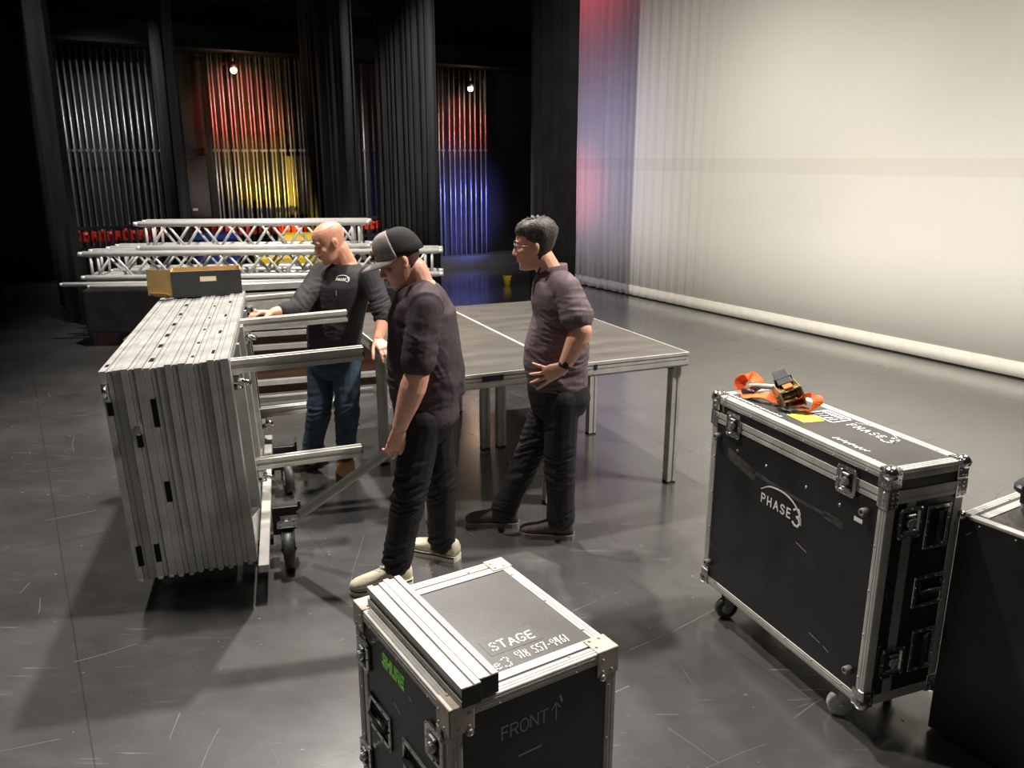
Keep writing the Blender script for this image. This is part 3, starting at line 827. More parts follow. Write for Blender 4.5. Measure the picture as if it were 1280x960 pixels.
mm.box((.0, -.003, .0), (.13, .0, .07), hm); mm.build('flap', KRAFT, cb)

# loose leg held by the man in the cap
hp, ep = at(495, 558, 3.635), at(376, 642, 3.93)
lg = thing('aluminium_bar', 'single loose aluminium leg held slanting down by the man in the cap', 'deck leg', ep)
mm = M(); dv_ = hp - ep; tn = dv_.normalized(); groove_leg(mm, (0, 0, 0), dv_ + tn * .005, (0, 0, 1), .044); mm.build('leg_tube', ALU, lg)
mm = M(); groove_leg(mm, -tn * .004, (0, 0, 0), (0, 0, 1), .040); mm.build('end_cap', BLACK, lg)

# black case with a white label left of the stack
bk = thing('equipment_case', 'long black flat-topped case with a white label behind the left of the deck stack', 'case', (-3.22, 6.68, 0), R(12))
mm = M(); mm.box((0, 0, .03), (.42, 1.7, .60), None, .012); mm.build('body', BLKPANEL, bk)
mm = M(); mm.box((-.004, -.004, .597), (.424, 1.704, .606), None, .003); mm.build('lid', TOPPANEL, bk)
mm = M(); mm.box((.10, 1.02, .6062), (.40, 1.34, .6075)); mm.build('label', WHITE, bk)
mm = M()
for x in (.06, .36):
    for y in (.1, 1.6): mm.cyl((x, y, 0), (x, y, .03), .03, 12)
mm.build('foot', BLACK, bk)

# deck standing on edge further back, brown underside towards us
fd = thing('stage_deck', 'deck standing on edge behind the bald man, its brown underside facing us', 'stage deck', (-2.42, 6.92, 0), R(19), 'stage decks standing on edge')
mm = M(); W_, Hh = 1.35, 1.02
mm.box((0, .03, 0), (W_, .085, .035)); mm.box((0, .0, Hh - .05), (W_, .085, Hh)); mm.box((0, 0, 0), (.05, .085, Hh)); mm.box((W_ - .05, 0, 0), (W_, .085, Hh))
for z in (.12, .44, .56, .62, .80, .90): mm.box((0, .0, z), (W_, .06, z + .045), None, .003)
mm.build('frame', ALU, fd)
mm = M(); mm.box((.02, .062, .02), (W_ - .02, .08, Hh - .02)); mm.build('underside_board', PLY, fd)
mm = M(); mm.cyl((.1, -.03, .025), (1.2, -.03, .025), .016, 10); mm.build('leg', ALU, fd)

# ================================================================== THE PLATFORM (four decks on legs)
PF = Vector((-.498, 4.344, 0)); PY = R(23.16); PW, PD, PH = .8765, 1.075, .883
PLAB = [['near left deck of the assembled platform, in front of the man in the cap', 'far left deck of the assembled platform'], ['near right deck of the assembled platform, with the free corner at right', 'far right deck of the assembled platform']]
pu = Vector((math.cos(PY), math.sin(PY), 0)); pv = Vector((-math.sin(PY), math.cos(PY), 0))
for ix in range(2):
    for iy in range(2):
        pd = thing('platform_deck', PLAB[ix][iy], 'stage platform', PF + pu * (PW * ix) + pv * (PD * iy), PY, 'decks joined into the platform')
        mm = M(); g = .0015
        for z0, z1, ins in ((.795, .806, .004), (.806, .834, 0), (.834, .840, .010), (.840, .858, .002), (.858, .864, .012), (.864, .8825, 0)):
            i_ = ins + g
            mm.box((i_, i_, z0), (PW - i_, PD - i_, z1))
        mm.build('frame', ALU, pd)
        mm = M(); mm.box((.012, .012 if iy == 0 else .001, .88), (PW - .012, PD - (.001 if iy == 0 else .012), .884)); mm.build('deck_surface', DECKTOP, pd)
        for x in (.062, PW - .062):
            for y in ((.065,) if iy == 0 else (.065, PD - .065)):
                lg = M(); groove_leg(lg, (x, y, .012), (x, y, .80), (0, 1, 0), .06); o = lg.build('leg', ALU, pd)
                lg = M(); lg.box((x - .031, y - .031, 0), (x + .031, y + .031, .014), None, .003); lg.build('foot', BLACK, o)
        if iy == 0:
            mm = M(); mm.box((.36 if ix == 0 else .2, -.001, .838), (.49 if ix == 0 else .22, .01, .868)); mm.build('latch_slot', BLACK, pd)
            mm = M(); mm.cyl((PW - .10, .05, .775), (PW - .10, .05, .795), .012, 10); mm.box((PW - .13, .035, .78), (PW - .085, .055, .79)); mm.build('leg_screw', BLKMETAL, pd)


# ================================================================== FLIGHT CASES
def ring_box(mm, lo, hi, ex, z0, z1, th=.004):
    """band around a box between z0 and z1"""
    mm.box((lo[0] - th, lo[1] - th, z0), (hi[0] + th, lo[1] + .002, z1)); mm.box((lo[0] - th, hi[1] - .002, z0), (hi[0] + th, hi[1] + th, z1))
    mm.box((lo[0] - th, lo[1] + .002, z0), (lo[0] + .002, hi[1] - .002, z1)); mm.box((hi[0] - .002, lo[1] + .002, z0), (hi[0] + th, hi[1] - .002, z1))


def rivet(mm, p, n, r=.0045):
    n = Vector(n); t = Vector((0, 0, 1)) if abs(n.z) < .9 else Vector((1, 0, 0)); u = n.cross(t).normalized(); v = n.cross(u)
    mm.loft([(Vector(p), u * r, v * r), (Vector(p) + n * r * .5, u * r * .75, v * r * .75), (Vector(p) + n * r * .7, u * r * .2, v * r * .2)], 8)


def latch(parent, org, X, Y, Z, cx, cy, wd, ht):
    """recessed butterfly latch: dished plate with rounded rim, twist wing, rivets"""
    put = face_put(org, X, Y, Z)

    def rrect(w2, h2, r, n=5):
        pts = []
        for qx, qy, a0 in ((1, 1, 0), (-1, 1, 90), (-1, -1, 180), (1, -1, 270)):
            for k in range(n):
                a = R(a0 + 90 * k / (n - 1)); pts.append((qx * (w2 - r) + r * math.cos(a), qy * (h2 - r) + r * math.sin(a)))
        return pts
    o2, i2 = rrect(wd / 2, ht / 2, .018), rrect(wd / 2 - .014, ht / 2 - .014, .010); i3 = rrect(wd / 2 - .020, ht / 2 - .020, .008)
    n = len(o2); mm = M()
    vs = [put(cx + a, cy + b, .0005) for a, b in o2] + [put(cx + a, cy + b, .007) for a, b in o2] + [put(cx + a, cy + b, .008) for a, b in i2] + [put(cx + a, cy + b, .0012) for a, b in i3]
    fs = []
    for k in range(3):
        for i in range(n): fs.append((k * n + i, k * n + (i + 1) % n, (k + 1) * n + (i + 1) % n, (k + 1) * n + i))
    fs.append([3 * n + i for i in range(n)]); mm.add(vs, fs)
    for a in (-.5, 0, .5):
        for s in (-1, 1):
            rivet(mm, put(cx + a * (wd - .02), cy + s * (ht / 2 - .007), .0075), Z, .004); rivet(mm, put(cx + s * (wd / 2 - .007), cy + a * (ht - .02), .0075), Z, .004)
    o = mm.build('latch', CHROME, parent)
    mm = M()
    q = [put(cx, cy, .002), put(cx, cy, .016)]; mm.cyl(q[0], q[1], min(wd, ht) * .16, 16)
    mt = Matrix((Vector(X), Vector(Y), Vector(Z))).transposed().to_4x4(); mt.translation = put(cx, cy, .016)
    mm.box((-wd * .20, -.007, -.004), (wd * .20, .007, .008), mt @ Matrix.Rotation(R(62), 4, 'Z'), .003)
    mm.box((-wd * .16, ht * .20, -.014), (wd * .16, ht * .28, -.002), mt, .003); mm.box((-wd * .24, -ht * .28, -.014), (wd * .24, -ht * .22, -.004), mt, .002)
    mm.build('latch_wing', STEEL, o)
    mm = M(); mm.box((-wd / 2 + .021, -ht / 2 + .021, -.0152), (wd / 2 - .021, ht / 2 - .021, -.0142), mt); mm.build('latch_well', BLKMETAL, o)


def handle(parent, org, X, Y, Z, cx, cy, wd, ht, along='x', rim=CHROME):
    put = face_put(org, X, Y, Z); mt = Matrix((Vector(X), Vector(Y), Vector(Z))).transposed().to_4x4(); mt.translation = put(cx, cy, 0)
    mm = M(); e = .016
    for a, b in (((-wd / 2, -ht / 2, .0005), (wd / 2, -ht / 2 + e, .007)), ((-wd / 2, ht / 2 - e, .0005), (wd / 2, ht / 2, .007)), ((-wd / 2, -ht / 2 + e, .0005), (-wd / 2 + e, ht / 2 - e, .007)), ((wd / 2 - e, -ht / 2 + e, .0005), (wd / 2, ht / 2 - e, .007))):
        mm.box(a, b, mt, .0025)
    for a in (-.5, -.17, .17, .5):
        for s in (-1, 1):
            rivet(mm, mt @ Vector((a * (wd - e), s * (ht / 2 - e / 2), .007)), Z, .0045); rivet(mm, mt @ Vector((s * (wd / 2 - e / 2), a * (ht - e), .007)), Z, .0045)
    o = mm.build('handle_dish', rim, parent)
    mm = M(); mm.box((-wd / 2 + e, -ht / 2 + e, .0004), (wd / 2 - e, ht / 2 - e, .0012), mt); mm.build('handle_well', BLACK, o)
    mm = M()
    if along == 'x':
        mm.cyl(mt @ Vector((-wd / 2 + e * 1.3, 0, .012)), mt @ Vector((wd / 2 - e * 1.3, 0, .012)), .009, 10)
        for s in (-1, 1): mm.cyl(mt @ Vector((s * (wd / 2 - e * 1.5), -.0, .012)), mt @ Vector((s * (wd / 2 - e * 1.5), ht * .3, .006)), .005, 8)
    else:
        mm.cyl(mt @ Vector((0, -ht / 2 + e * 1.3, .012)), mt @ Vector((0, ht / 2 - e * 1.3, .012)), .009, 10)
        for s in (-1, 1): mm.cyl(mt @ Vector((0, s * (ht / 2 - e * 1.5), .012)), mt @ Vector((wd * .3, s * (ht / 2 - e * 1.5), .006)), .005, 8)
    mm.build('grip', BLKMETAL, o)


def extrusions(parent, lo, hi, e, th=.003, rivs=True, mtl=ALU, skip=()):
    """aluminium edge profiles on all twelve edges of a box, each edge its own part"""
    (x0, y0, z0), (x1, y1, z1) = lo, hi
    for ax in range(3):
        for s1 in (0, 1):
            for s2 in (0, 1):
                if (ax, s1, s2) in skip: continue
                mm = M(); a = [0, 0, 0]; b = [0, 0, 0]; oth = [k for k in range(3) if k != ax]
                a[ax] = lo[ax] + e * .6; b[ax] = hi[ax] - e * .6
                for k, s in zip(oth, (s1, s2)):
                    if s: a[k], b[k] = hi[k] - e, hi[k] + th
                    else: a[k], b[k] = lo[k] - th, lo[k] + e
                mm.box(a, b, None, .004)
                # raised ribs along the profile
                for k, s in zip(oth, (s1, s2)):
                    o2 = [q for q in oth if q != k][0]; ss = (s1, s2)[oth.index(o2)]
                    for f in (.30, .62):
                        aa, bb = a[:], b[:]
                        if s: aa[k], bb[k] = hi[k] + th - .001, hi[k] + th + .0012
                        else: aa[k], bb[k] = lo[k] - th - .0012, lo[k] - th + .001
                        if ss: aa[o2] = hi[o2] - e * f - .003; bb[o2] = hi[o2] - e * f + .003
                        else: aa[o2] = lo[o2] + e * f - .003; bb[o2] = lo[o2] + e * f + .003
                        mm.box(aa, bb)
                    if rivs:
                        n = Vector((0, 0, 0)); n[k] = 1 if s else -1
                        cnt = max(2, int((b[ax] - a[ax]) / .16))
                        for i in range(cnt):
                            p = Vector((0, 0, 0)); p[ax] = a[ax] + (i + .5) * (b[ax] - a[ax]) / cnt
                            p[k] = hi[k] + th if s else lo[k] - th
                            p[o2] = (hi[o2] - e * .82) if ss else (lo[o2] + e * .82)
                            rivet(mm, p, n)
                mm.build('edge_profile', mtl, parent)


def ball_corner(parent, p, sx, sy, sz, r=.027, pl=.062):
    p = Vector(p); mm = M()
    mm.sphere(p + Vector((-sx, -sy, -sz)) * .008, r, 16, 12)
    t = .0045
    for ax in range(3):
        s = (sx, sy, sz); a = [0, 0, 0]; b = [0, 0, 0]
        for k in range(3):
            if k == ax: a[k] = p[k] + s[k] * .0005; b[k] = p[k] + s[k] * (t + .004)
            else: a[k] = p[k] + s[k] * .006; b[k] = p[k] - s[k] * (pl if k == 2 else pl * .72)
        mm.box(a, b, None, .003)
        n = Vector((0, 0, 0)); n[ax] = s[ax]; oth = [k for k in range(3) if k != ax]
        for f, g in ((.8, .15), (.8, .45), (.25, .8), (.55, .75)):
            q = Vector(p); q[ax] = b[ax]; q[oth[0]] = p[oth[0]] - s[oth[0]] * pl * .7 * f; q[oth[1]] = p[oth[1]] - s[oth[1]] * pl * (1 if oth[1] == 2 else .7) * g
            rivet(mm, q, n, .0042)
    return mm.build('ball_corner', CHROME, parent)


def seam_brace(parent, x, y, sx, sy, zc, hh=.035, wd=.04):
    mm = M()
    mm.box((x + sx * .0008, y + sy * .008, zc - hh), (x + sx * .0085, y - sy * wd, zc + hh), None, .003)
    mm.box((x + sx * .0085, y + sy * .0008, zc - hh), (x - sx * wd, y + sy * .0085, zc + hh), None, .003)
    for z in (-.7, -.25, .25, .7):
        for k in (.3, .8):
            rivet(mm, (x + sx * .0085, y - sy * wd * k, zc + z * hh), (sx, 0, 0), .004); rivet(mm, (x - sx * wd * k, y + sy * .0085, zc + z * hh), (0, sy, 0), .004)
    mm.box((x + sx * .008, y + sy * .008, zc - .002), (x - sx * wd, y - sy * wd, zc + .002))
    mm.build('corner_brace', CHROME, parent)


# ---- tall case with the company mark
BW, BD, BZ, BH = .34, 1.016, .14, .905
big = thing('flight_case', 'tall black wheeled flight case with white lettering and an orange strap lying on it', 'flight case', (1.262, 2.565, 0), R(20.76))
ZTOP = BZ + BH; ZS0, ZS1 = .925, .972
mm = M(); mm.box((0, 0, BZ), (BW, BD, ZS0 + .02)); mm.build('body', BLKPANEL, big)
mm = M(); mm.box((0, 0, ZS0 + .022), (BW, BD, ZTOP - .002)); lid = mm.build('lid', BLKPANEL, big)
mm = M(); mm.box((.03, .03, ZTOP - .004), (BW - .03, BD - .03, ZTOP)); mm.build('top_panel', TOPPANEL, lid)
mm = M()
ring_box(mm, (0, 0), (BW, BD), 0, ZS0, ZS0 + .014, .004); ring_box(mm, (0, 0), (BW, BD), 0, ZS0 + .014, ZS0 + .024, .002); ring_box(mm, (0, 0), (BW, BD), 0, ZS0 + .024, ZS1, .0045)
mm.build('seam_profile', ALU, big)
extrusions(big, (0, 0, BZ), (BW, BD, ZTOP), .036)
for sx, x in ((-1, 0), (1, BW)):
    for sy, y in ((-1, 0), (1, BD)):
        ball_corner(big, (x, y, ZTOP), sx, sy, 1); ball_corner(big, (x, y, BZ), sx, sy, -1)
        seam_brace(big, x, y, sx, sy, (ZS0 + ZS1) / 2 - .004)
A_ = dict(org=(0, BD, 0), X=(0, -1, 0), Y=(0, 0, 1), Z=(-1, 0, 0)); B_ = dict(org=(0, 0, 0), X=(1, 0, 0), Y=(0, 0, 1), Z=(0, -1, 0)); T_ = dict(org=(0, BD, ZTOP), X=(0, -1, 0), Y=(1, 0, 0), Z=(0, 0, 1))
latch(big, **{**A_, 'org': (-.005, BD, 0)}, cx=.16, cy=.948, wd=.098, ht=.108); latch(big, **{**A_, 'org': (-.005, BD, 0)}, cx=.832, cy=.948, wd=.098, ht=.108)
mm = M(); mm.box((.086, -.004, BZ + .03), (.124, .002, ZS0)); mm.build('center_profile', ALUD, big)
latch(big, **{**B_, 'org': (0, -.0045, 0)}, cx=.102, cy=.850, wd=.108, ht=.118); latch(big, **{**B_, 'org': (0, -.0045, 0)}, cx=.108, cy=.305, wd=.108, ht=.12)
handle(big, **B_, cx=.235, cy=.815, wd=.11, ht=.165, along='y'); handle(big, **B_, cx=.238, cy=.567, wd=.145, ht=.125, along='x'); handle(big, **B_, cx=.247, cy=.325, wd=.11, ht=.17, along='y')
mm = M(); pb = face_put(**B_); mm.loft([(pb(.055, .59, .0005), Vector((.016, 0, 0)), Vector((0, 0, .03))), (pb(.055, .59, .006), Vector((.014, 0, 0)), Vector((0, 0, .027))), (pb(.055, .59, .007), Vector((.008, 0, 0)), Vector((0, 0, .02)))], 20); mm.build('oval_badge', BLKMETAL, big)
pA = face_put(**A_)
for x, z in ((.055, .865), (.932, .868), (.045, .245), (.942, .248)):
    mm = M(); c = pA(x, z, 0)
    rings = [(pA(x, z, a), Vector((0, -b, 0)), Vector((0, 0, b))) for a, b in ((0, .017), (.022, .016), (.026, .013), (.026, .006), (.018, .005))]
    mm.loft(rings, 18); mm.build('rubber_foot', GREYRUB, big)
mm = M(); phase_logo(mm, pA, .372, .682, .036, .0062); mm.build('lettering', WHITE, big)
for x in (.19, .385, .625, .805):
    mm = M(); rivet(mm, pA(x, .842, 0), (-1, 0, 0), .007); mm.build('panel_screw', STEEL, big)
mm = M(); seg_quad(mm, (.885, .823), (.912, .823), .016, .0008, pA); mm.build('white_sticker', WHITE, big)
mm = M()
for (a, b), (c, d), wd in (((.14, .81), (.30, .775), .05), ((.28, .79), (.5, .775), .018), ((.48, .775), (.78, .775), .014), ((.74, .775), (.82, .77), .03)):
    seg_quad(mm, (a, b), (c, d), wd, .0002, pA)
mm.build('dust_smear', SMUDGE, big)
mm = M()
for (a, b), (c, d) in (((.02, .35), (.05, .335)), ((.72, .27), (.78, .262)), ((.80, .26), (.83, .25)), ((.60, .60), (.66, .585))): seg_quad(mm, (a, b), (c, d), .003, .0003, pA)
mm.build('scratch', CHALK, big)
pT = face_put(**T_)
mm = M(); phase_logo(mm, pT, .560, .226, .034, .0058); mm.build('lettering', WHITE, lid)
mm = M(); q = [pT(x, y, .0004) for x, y in ((.365, .095), (.478, .088), (.488, .180), (.374, .190))]; mm.add(q + [p + Vector((0, 0, .0008)) for p in q], [(3, 2, 1, 0), (4, 5, 6, 7), (0, 1, 5, 4), (1, 2, 6, 5), (2, 3, 7, 6), (3, 0, 4, 7)]); mm.build('yellow_label', YEL, lid)
mm = M()
P_ = [(.375, .195), (.515, .195), (.515, .29), (.375, .29)]
for a, b in zip(P_, P_[1:] + P_[:1]): seg_quad(mm, a, b, .007, .0006, pT)
for k in range(7): seg_quad(mm, (.39 + .017 * k, .255), (.395 + .017 * k, .275), .006, .0006, pT)
for k in range(4): seg_quad(mm, (.40 + .027 * k, .21), (.41 + .027 * k, .238), .007, .0006, pT)
mm.build('stencil_mark', WHITE, lid)
mm = M()
for k in range(9): seg_quad(mm, (.665 + k * .019, .066 + .004 * (k % 3)), (.676 + k * .019, .086 - .005 * (k % 2)), .006, .0006, pT)
for k in range(13): seg_quad(mm, (.04 + k * .027, .052 + .003 * (k % 2)), (.054 + k * .027, .058), .007, .0006, pT)
mm.build('stencil_mark', WHITE, lid)
for x, y, yw in ((.06, .13, R(150)), (.06, BD - .14, R(170)), (BW - .07, .13, R(40)), (BW - .07, BD - .14, R(60))):
    caster(big, x, y, BZ + .001, .052, .03, yw, wheel=WHEELGREY if y < .5 else TYRE, fork=STEEL, hub=STEEL, brake=(y < .5))

# ---- ratchet strap lying on the tall case
st = thing('ratchet_strap', 'orange ratchet strap with a brassy ratchet on top of the tall flight case', 'strap', big.matrix_basis @ Vector((0, BD, ZTOP)) if False else (0, 0, 0))
st.matrix_world = Matrix.Translation((1.262, 2.565, 0)) @ Matrix.Rotation(R(20.76), 4, 'Z') @ Matrix.Translation((0, BD, ZTOP + .001)) @ Matrix(((0, 1, 0, 0), (-1, 0, 0, 0), (0, 0, 1, 0), (0, 0, 0, 1)))


def ribbon(mm, pts, wdir, wd, th=.0025):
    """flat webbing through pts; wdir: list of width directions"""
    n = len(pts); P = [Vector(p) for p in pts]; sub = []; SW = []
    E = [P[0] * 2 - P[1]] + P + [P[-1] * 2 - P[-2]]; Wd = [Vector(q).normalized() for q in wdir]
    for k in range(n - 1):
        for i in range(6):
            t = i / 6; a, b, c, d = E[k:k + 4]
            sub.append(.5 * ((2 * b) + (c - a) * t + (2 * a - 5 * b + 4 * c - d) * t * t + (3 * b - a - 3 * c + d) * t ** 3)); SW.append((Wd[k] * (1 - t) + Wd[k + 1] * t).normalized())
    sub.append(P[-1]); SW.append(Wd[-1]); vs = []; N = len(sub)
    for i, p in enumerate(sub):
        t = (sub[min(i + 1, N - 1)] - sub[max(i - 1, 0)]).normalized(); w_ = SW[i]; w_ = (w_ - t * w_.dot(t)).normalized(); nn = t.cross(w_)
        for a, b in ((-1, -1), (1, -1), (1, 1), (-1, 1)): vs.append(p + w_ * (a * wd / 2) + nn * (b * th / 2))
    fs = [(3, 2, 1, 0), tuple(4 * (N - 1) + k for k in range(4))]
    for i in range(N - 1):
        for k in range(4): fs.append((4 * i + k, 4 * i + (k + 1) % 4, 4 * i + 4 + (k + 1) % 4, 4 * i + 4 + k))
    mm.add(vs, fs, False)


# strap axes: x along the case (left to right in the photo), y across the top, z up
Yx, Zx = (0, 1, 0), (0, 0, 1)
mm = M(); ribbon(mm, [(.02, .12, .012), (.0, .13, .045), (.03, .16, .072), (.075, .17, .05), (.06, .14, .012)], [(.3, 1, .1), (.4, 1, .2), (.7, .6, .4), (.3, .9, -.2), (0, 1, 0)], .05)
mm.build('webbing', ORANGE, st)
mm = M(); ribbon(mm, [(.045, .12, .016), (.10, .095, .012), (.15, .10, .020), (.20, .12, .034), (.25, .14, .012), (.29, .145, .02)], [(.2, 1, .5), (0, 1, .7), (0, 1, .2), (-.2, 1, .6), (0, 1, -.3), (0, 1, .2)], .045)
mm.build('webbing', ORANGE, st)
mm = M(); ribbon(mm, [(.30, .17, .02), (.33, .19, .05), (.375, .215, .075), (.405, .21, .05), (.385, .19, .012), (.34, .17, .012)], [(.2, 1, .3), (.4, 1, .5), (.3, 1, -.4), (0, 1, .1), (-.2, 1, .2), (0, 1, 0)], .05)
mm.build('webbing', ORANGE, st)
mm = M(); mm.tube([(.05, .14, .035), (.09, .15, .045), (.20, .19, .06), (.245, .20, .066)], [.010, .012, .012, .011], 12); mm.build('lever_bar', WHEELGREY, st)
mm = M(); mm.tube([(.06, .10, .02), (.10, .11, .024), (.125, .115, .022)], [.012, .014, .010], 10); mm.build('hook', BLKMETAL, st)
tm = Matrix.Translation((.285, .165, .052)) @ Matrix.Scale(1.25, 4) @ Matrix.Rotation(R(-22), 4, 'Z') @ Matrix.Rotation(R(20), 4, 'X')
mm = M()
for s in (-.034, .034):
    poly = [(-.06, -.03), (.05, -.032), (.062, 0), (.045, .035), (-.03, .04), (-.065, .015)]
    mm.prism(poly, tm @ Vector((0, s, 0)), tm.to_3x3() @ Vector((1, 0, 0)), tm.to_3x3() @ Vector((0, 0, 1)), tm.to_3x3() @ Vector((0, -1, 0)), .004, -.002)
mm.box((-.05, -.034, .026), (.03, .034, .031), tm, .002); mm.box((-.045, -.034, -.03), (.045, .034, -.026), tm, .002)
mm.build('ratchet_frame', BRASS, st)
mm = M(); mm.cyl(tm @ Vector((0, -.045, 0)), tm @ Vector((0, .045, 0)), .017, 14)
for s in (-.028, .028): mm.cyl(tm @ Vector((0, s - .003, 0)), tm @ Vector((0, s + .003, 0)), .028, 10)
mm.build('spool', BRASS, st)
mm = M(); mm.box((-.085, -.024, .034), (-.02, .024, .040), tm @ Matrix.Rotation(R(30), 4, 'Y'), .002); mm.box((-.03, -.03, .03), (-.02, .03, .06), tm, .002); mm.build('ratchet_handle', BLKMETAL, st)
mm = M(); ribbon(mm, [tm @ Vector(p) for p in ((-.03, 0, .034), (0, 0, .040), (.03, 0, .036))], [tm.to_3x3() @ Vector((0, 1, 0))] * 3, .036, .006); mm.build('webbing', ORANGE, st)
mm = M(); mm.tube([(.31, .11, .010), (.36, .13, .010), (.40, .165, .012)], .007, 8); mm.tube([(.30, .10, .008), (.37, .115, .008)], .006, 8); mm.build('hook', BLKMETAL, st)
cordm = M(); cordm.tube([(.075, .02, .012), (.082, -.012, .004), (.088, -.016, -.03), (.098, -.020, -.055)], .0035, 8); cordm.build('tie_wire', STEEL, st)

# ---- case in the foreground with hand-written labels
FW, FD, FZ = .518, .611, .75
sc_ = thing('flight_case', 'black flight case in the foreground with chalk writing and a green logo sticker', 'flight case', (-.151, 1.727, 0), R(32.24))
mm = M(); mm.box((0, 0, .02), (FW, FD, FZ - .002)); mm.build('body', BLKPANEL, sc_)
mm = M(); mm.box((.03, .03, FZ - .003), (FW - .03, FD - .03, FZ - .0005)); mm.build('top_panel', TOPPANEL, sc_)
extrusions(sc_, (0, 0, .02), (FW, FD, FZ), .033)
mm = M()
for y0 in (.040, FD - .040 - .030): mm.box((.03, y0, FZ - .001), (FW - .03, y0 + .030, FZ + .003), None, .001)
mm.box((-.003, .048, .05), (.002, .074, FZ - .08), None, .001); mm.box((-.003, FD - .074, .05), (.002, FD - .048, FZ - .08), None, .001)
mm.build('lid_profile', ALU, sc_)
CORN = mat('worn_corner_plate', (.42, .37, .31), .6, .2, .3, .2, 12)
for sx, x in ((-1, 0), (1, FW)):
    for sy, y in ((-1, 0), (1, FD)):
        mm = M(); pl = .066; t = .0065
        mm.box((x + sx * t, y + sy * t, FZ + .0005), (x - sx * pl, y - sy * pl, FZ + t), None, .004)
        mm.box((x + sx * .0005, y + sy * t, FZ + t), (x + sx * t, y - sy * pl, FZ - pl * 1.1), None, .004)
        mm.box((x + sx * t, y + sy * .0005, FZ + t), (x - sx * pl, y + sy * t, FZ - pl * 1.1), None, .004)
        for a, b in ((.3, .8), (.8, .3), (.8, .8)): rivet(mm, (x - sx * pl * a, y - sy * pl * b, FZ + t), (0, 0, 1), .005)
        for a, b in ((.75, .3), (.75, .85), (.3, .85)):
            rivet(mm, (x + sx * t, y - sy * pl * a, FZ - pl * b), (sx, 0, 0), .005); rivet(mm, (x - sx * pl * a, y + sy * t, FZ - pl * b), (0, sy, 0), .005)
        mm.build('corner_plate', CORN, sc_)
SA = dict(org=(0, FD, 0), X=(0, -1, 0), Y=(0, 0, 1), Z=(-1, 0, 0)); SB = dict(org=(0, 0, 0), X=(1, 0, 0), Y=(0, 0, 1), Z=(0, -1, 0)); ST = dict(org=(0, 0, FZ), X=(1, 0, 0), Y=(0, 1, 0), Z=(0, 0, 1))
sA, sB, sT = face_put(**SA), face_put(**SB), face_put(**ST)
SA2 = {**SA, 'org': (-.004, FD, 0)}
latch(sc_, **SA2, cx=.066, cy=.610, wd=.085, ht=.10); latch(sc_, **SA2, cx=.535, cy=.605, wd=.10, ht=.105); latch(sc_, **SA2, cx=.045, cy=.235, wd=.085, ht=.10); latch(sc_, **SA2, cx=.535, cy=.235, wd=.10, ht=.105)
handle(sc_, **SA, cx=.165, cy=.435, wd=.155, ht=.115, along='x'); handle(sc_, **SA, cx=.405, cy=.435, wd=.155, ht=.115, along='x')
mm = M(); write(mm, 'SHURE', sA, .198, .648, .036, .0115, .17, .12, 1.05); mm.build('green_lettering', GREEN, sc_)
mm = M(); seg_quad(mm, (.375, .645), (.383, .640), .006, .0006, sA); seg_quad(mm, (.27, .56), (.305, .55), .006, .0003, sA); mm.build('white_speck', CHALK, sc_)
mm = M(); e_ = write(mm, 'FRONT', sB, .148, .607, .036, .0036, .22, 0, 1, .05, .0003); write(mm, '^', sB, .305, .600, .052, .0036, .1, th=.0003)
seg_quad(mm, (.20, .535), (.27, .537), .005, .0002, sB); seg_quad(mm, (.33, .668), (.337, .65), .006, .0002, sB)
mm.build('chalk_lettering', CHALK, sc_)
mm = M(); write(mm, 'STAGE', sT, .222, .163, .036, .0046, .22, .1, .92, .07, .0004)
write(mm, 'e3', sT, .185, .083, .040, .0046, .28, .1, .9, .05, .0004); write(mm, '918 557-9461', sT,    .262, .094, .034, .0034, .20, .08, .50, .06, .0004, )
mm.build('hand_lettering', WHITE, sc_)
mm = M(); mm.box((.205, .145, FZ), (.375, .225, FZ + .0003)); mm.build('clear_tape', TAPE, sc_)
mm = M(); mm.box((.05, -.007, .55), (.06, -.002, .56)); mm.build('rivet_head', STEEL, sc_)
for sx in (.07, FW - .07):
    for y, n in ((.004, -1),):
        mm = M(); rivet(mm, (sx - (.02 if sx < .2 else -.02), -.006, FZ - .075), (0, -1, 0), .012); mm.build('corner_bolt', STEEL, sc_)
mm = M()
for x in (.05, FW - .05):
    for y in (.05, FD - .05): mm.cyl((x, y, 0), (x, y, .021), .025, 14)
mm.build('foot', BLACK, sc_)

# ---- two spare legs lying side by side on that case
McS = Matrix.Translation((-.151, 1.727, FZ + .0075)) @ Matrix.Rotation(R(32.24), 4, 'Z')
for x, y0, y1, lab in ((.052, -.018, .572, 'left one of two aluminium legs lying on the foreground case'), (.109, -.006, .584, 'right one of two aluminium legs lying on the foreground case')):
    lt = thing('aluminium_bar', lab, 'deck leg', mtx=McS @ Matrix.Translation((x, y0, 0)), group='spare legs on the case')
    mm = M(); groove_leg(mm, (0, .004, .0285), (0, y1 - y0, .0285), (0, 0, 1), .055); mm.build('leg_tube', ALU, lt)
    mm = M(); mm.box((-.0272, 0, .001), (.0272, .0042, .056), None, .002); mm.build('end_cap', BLACK, lt)

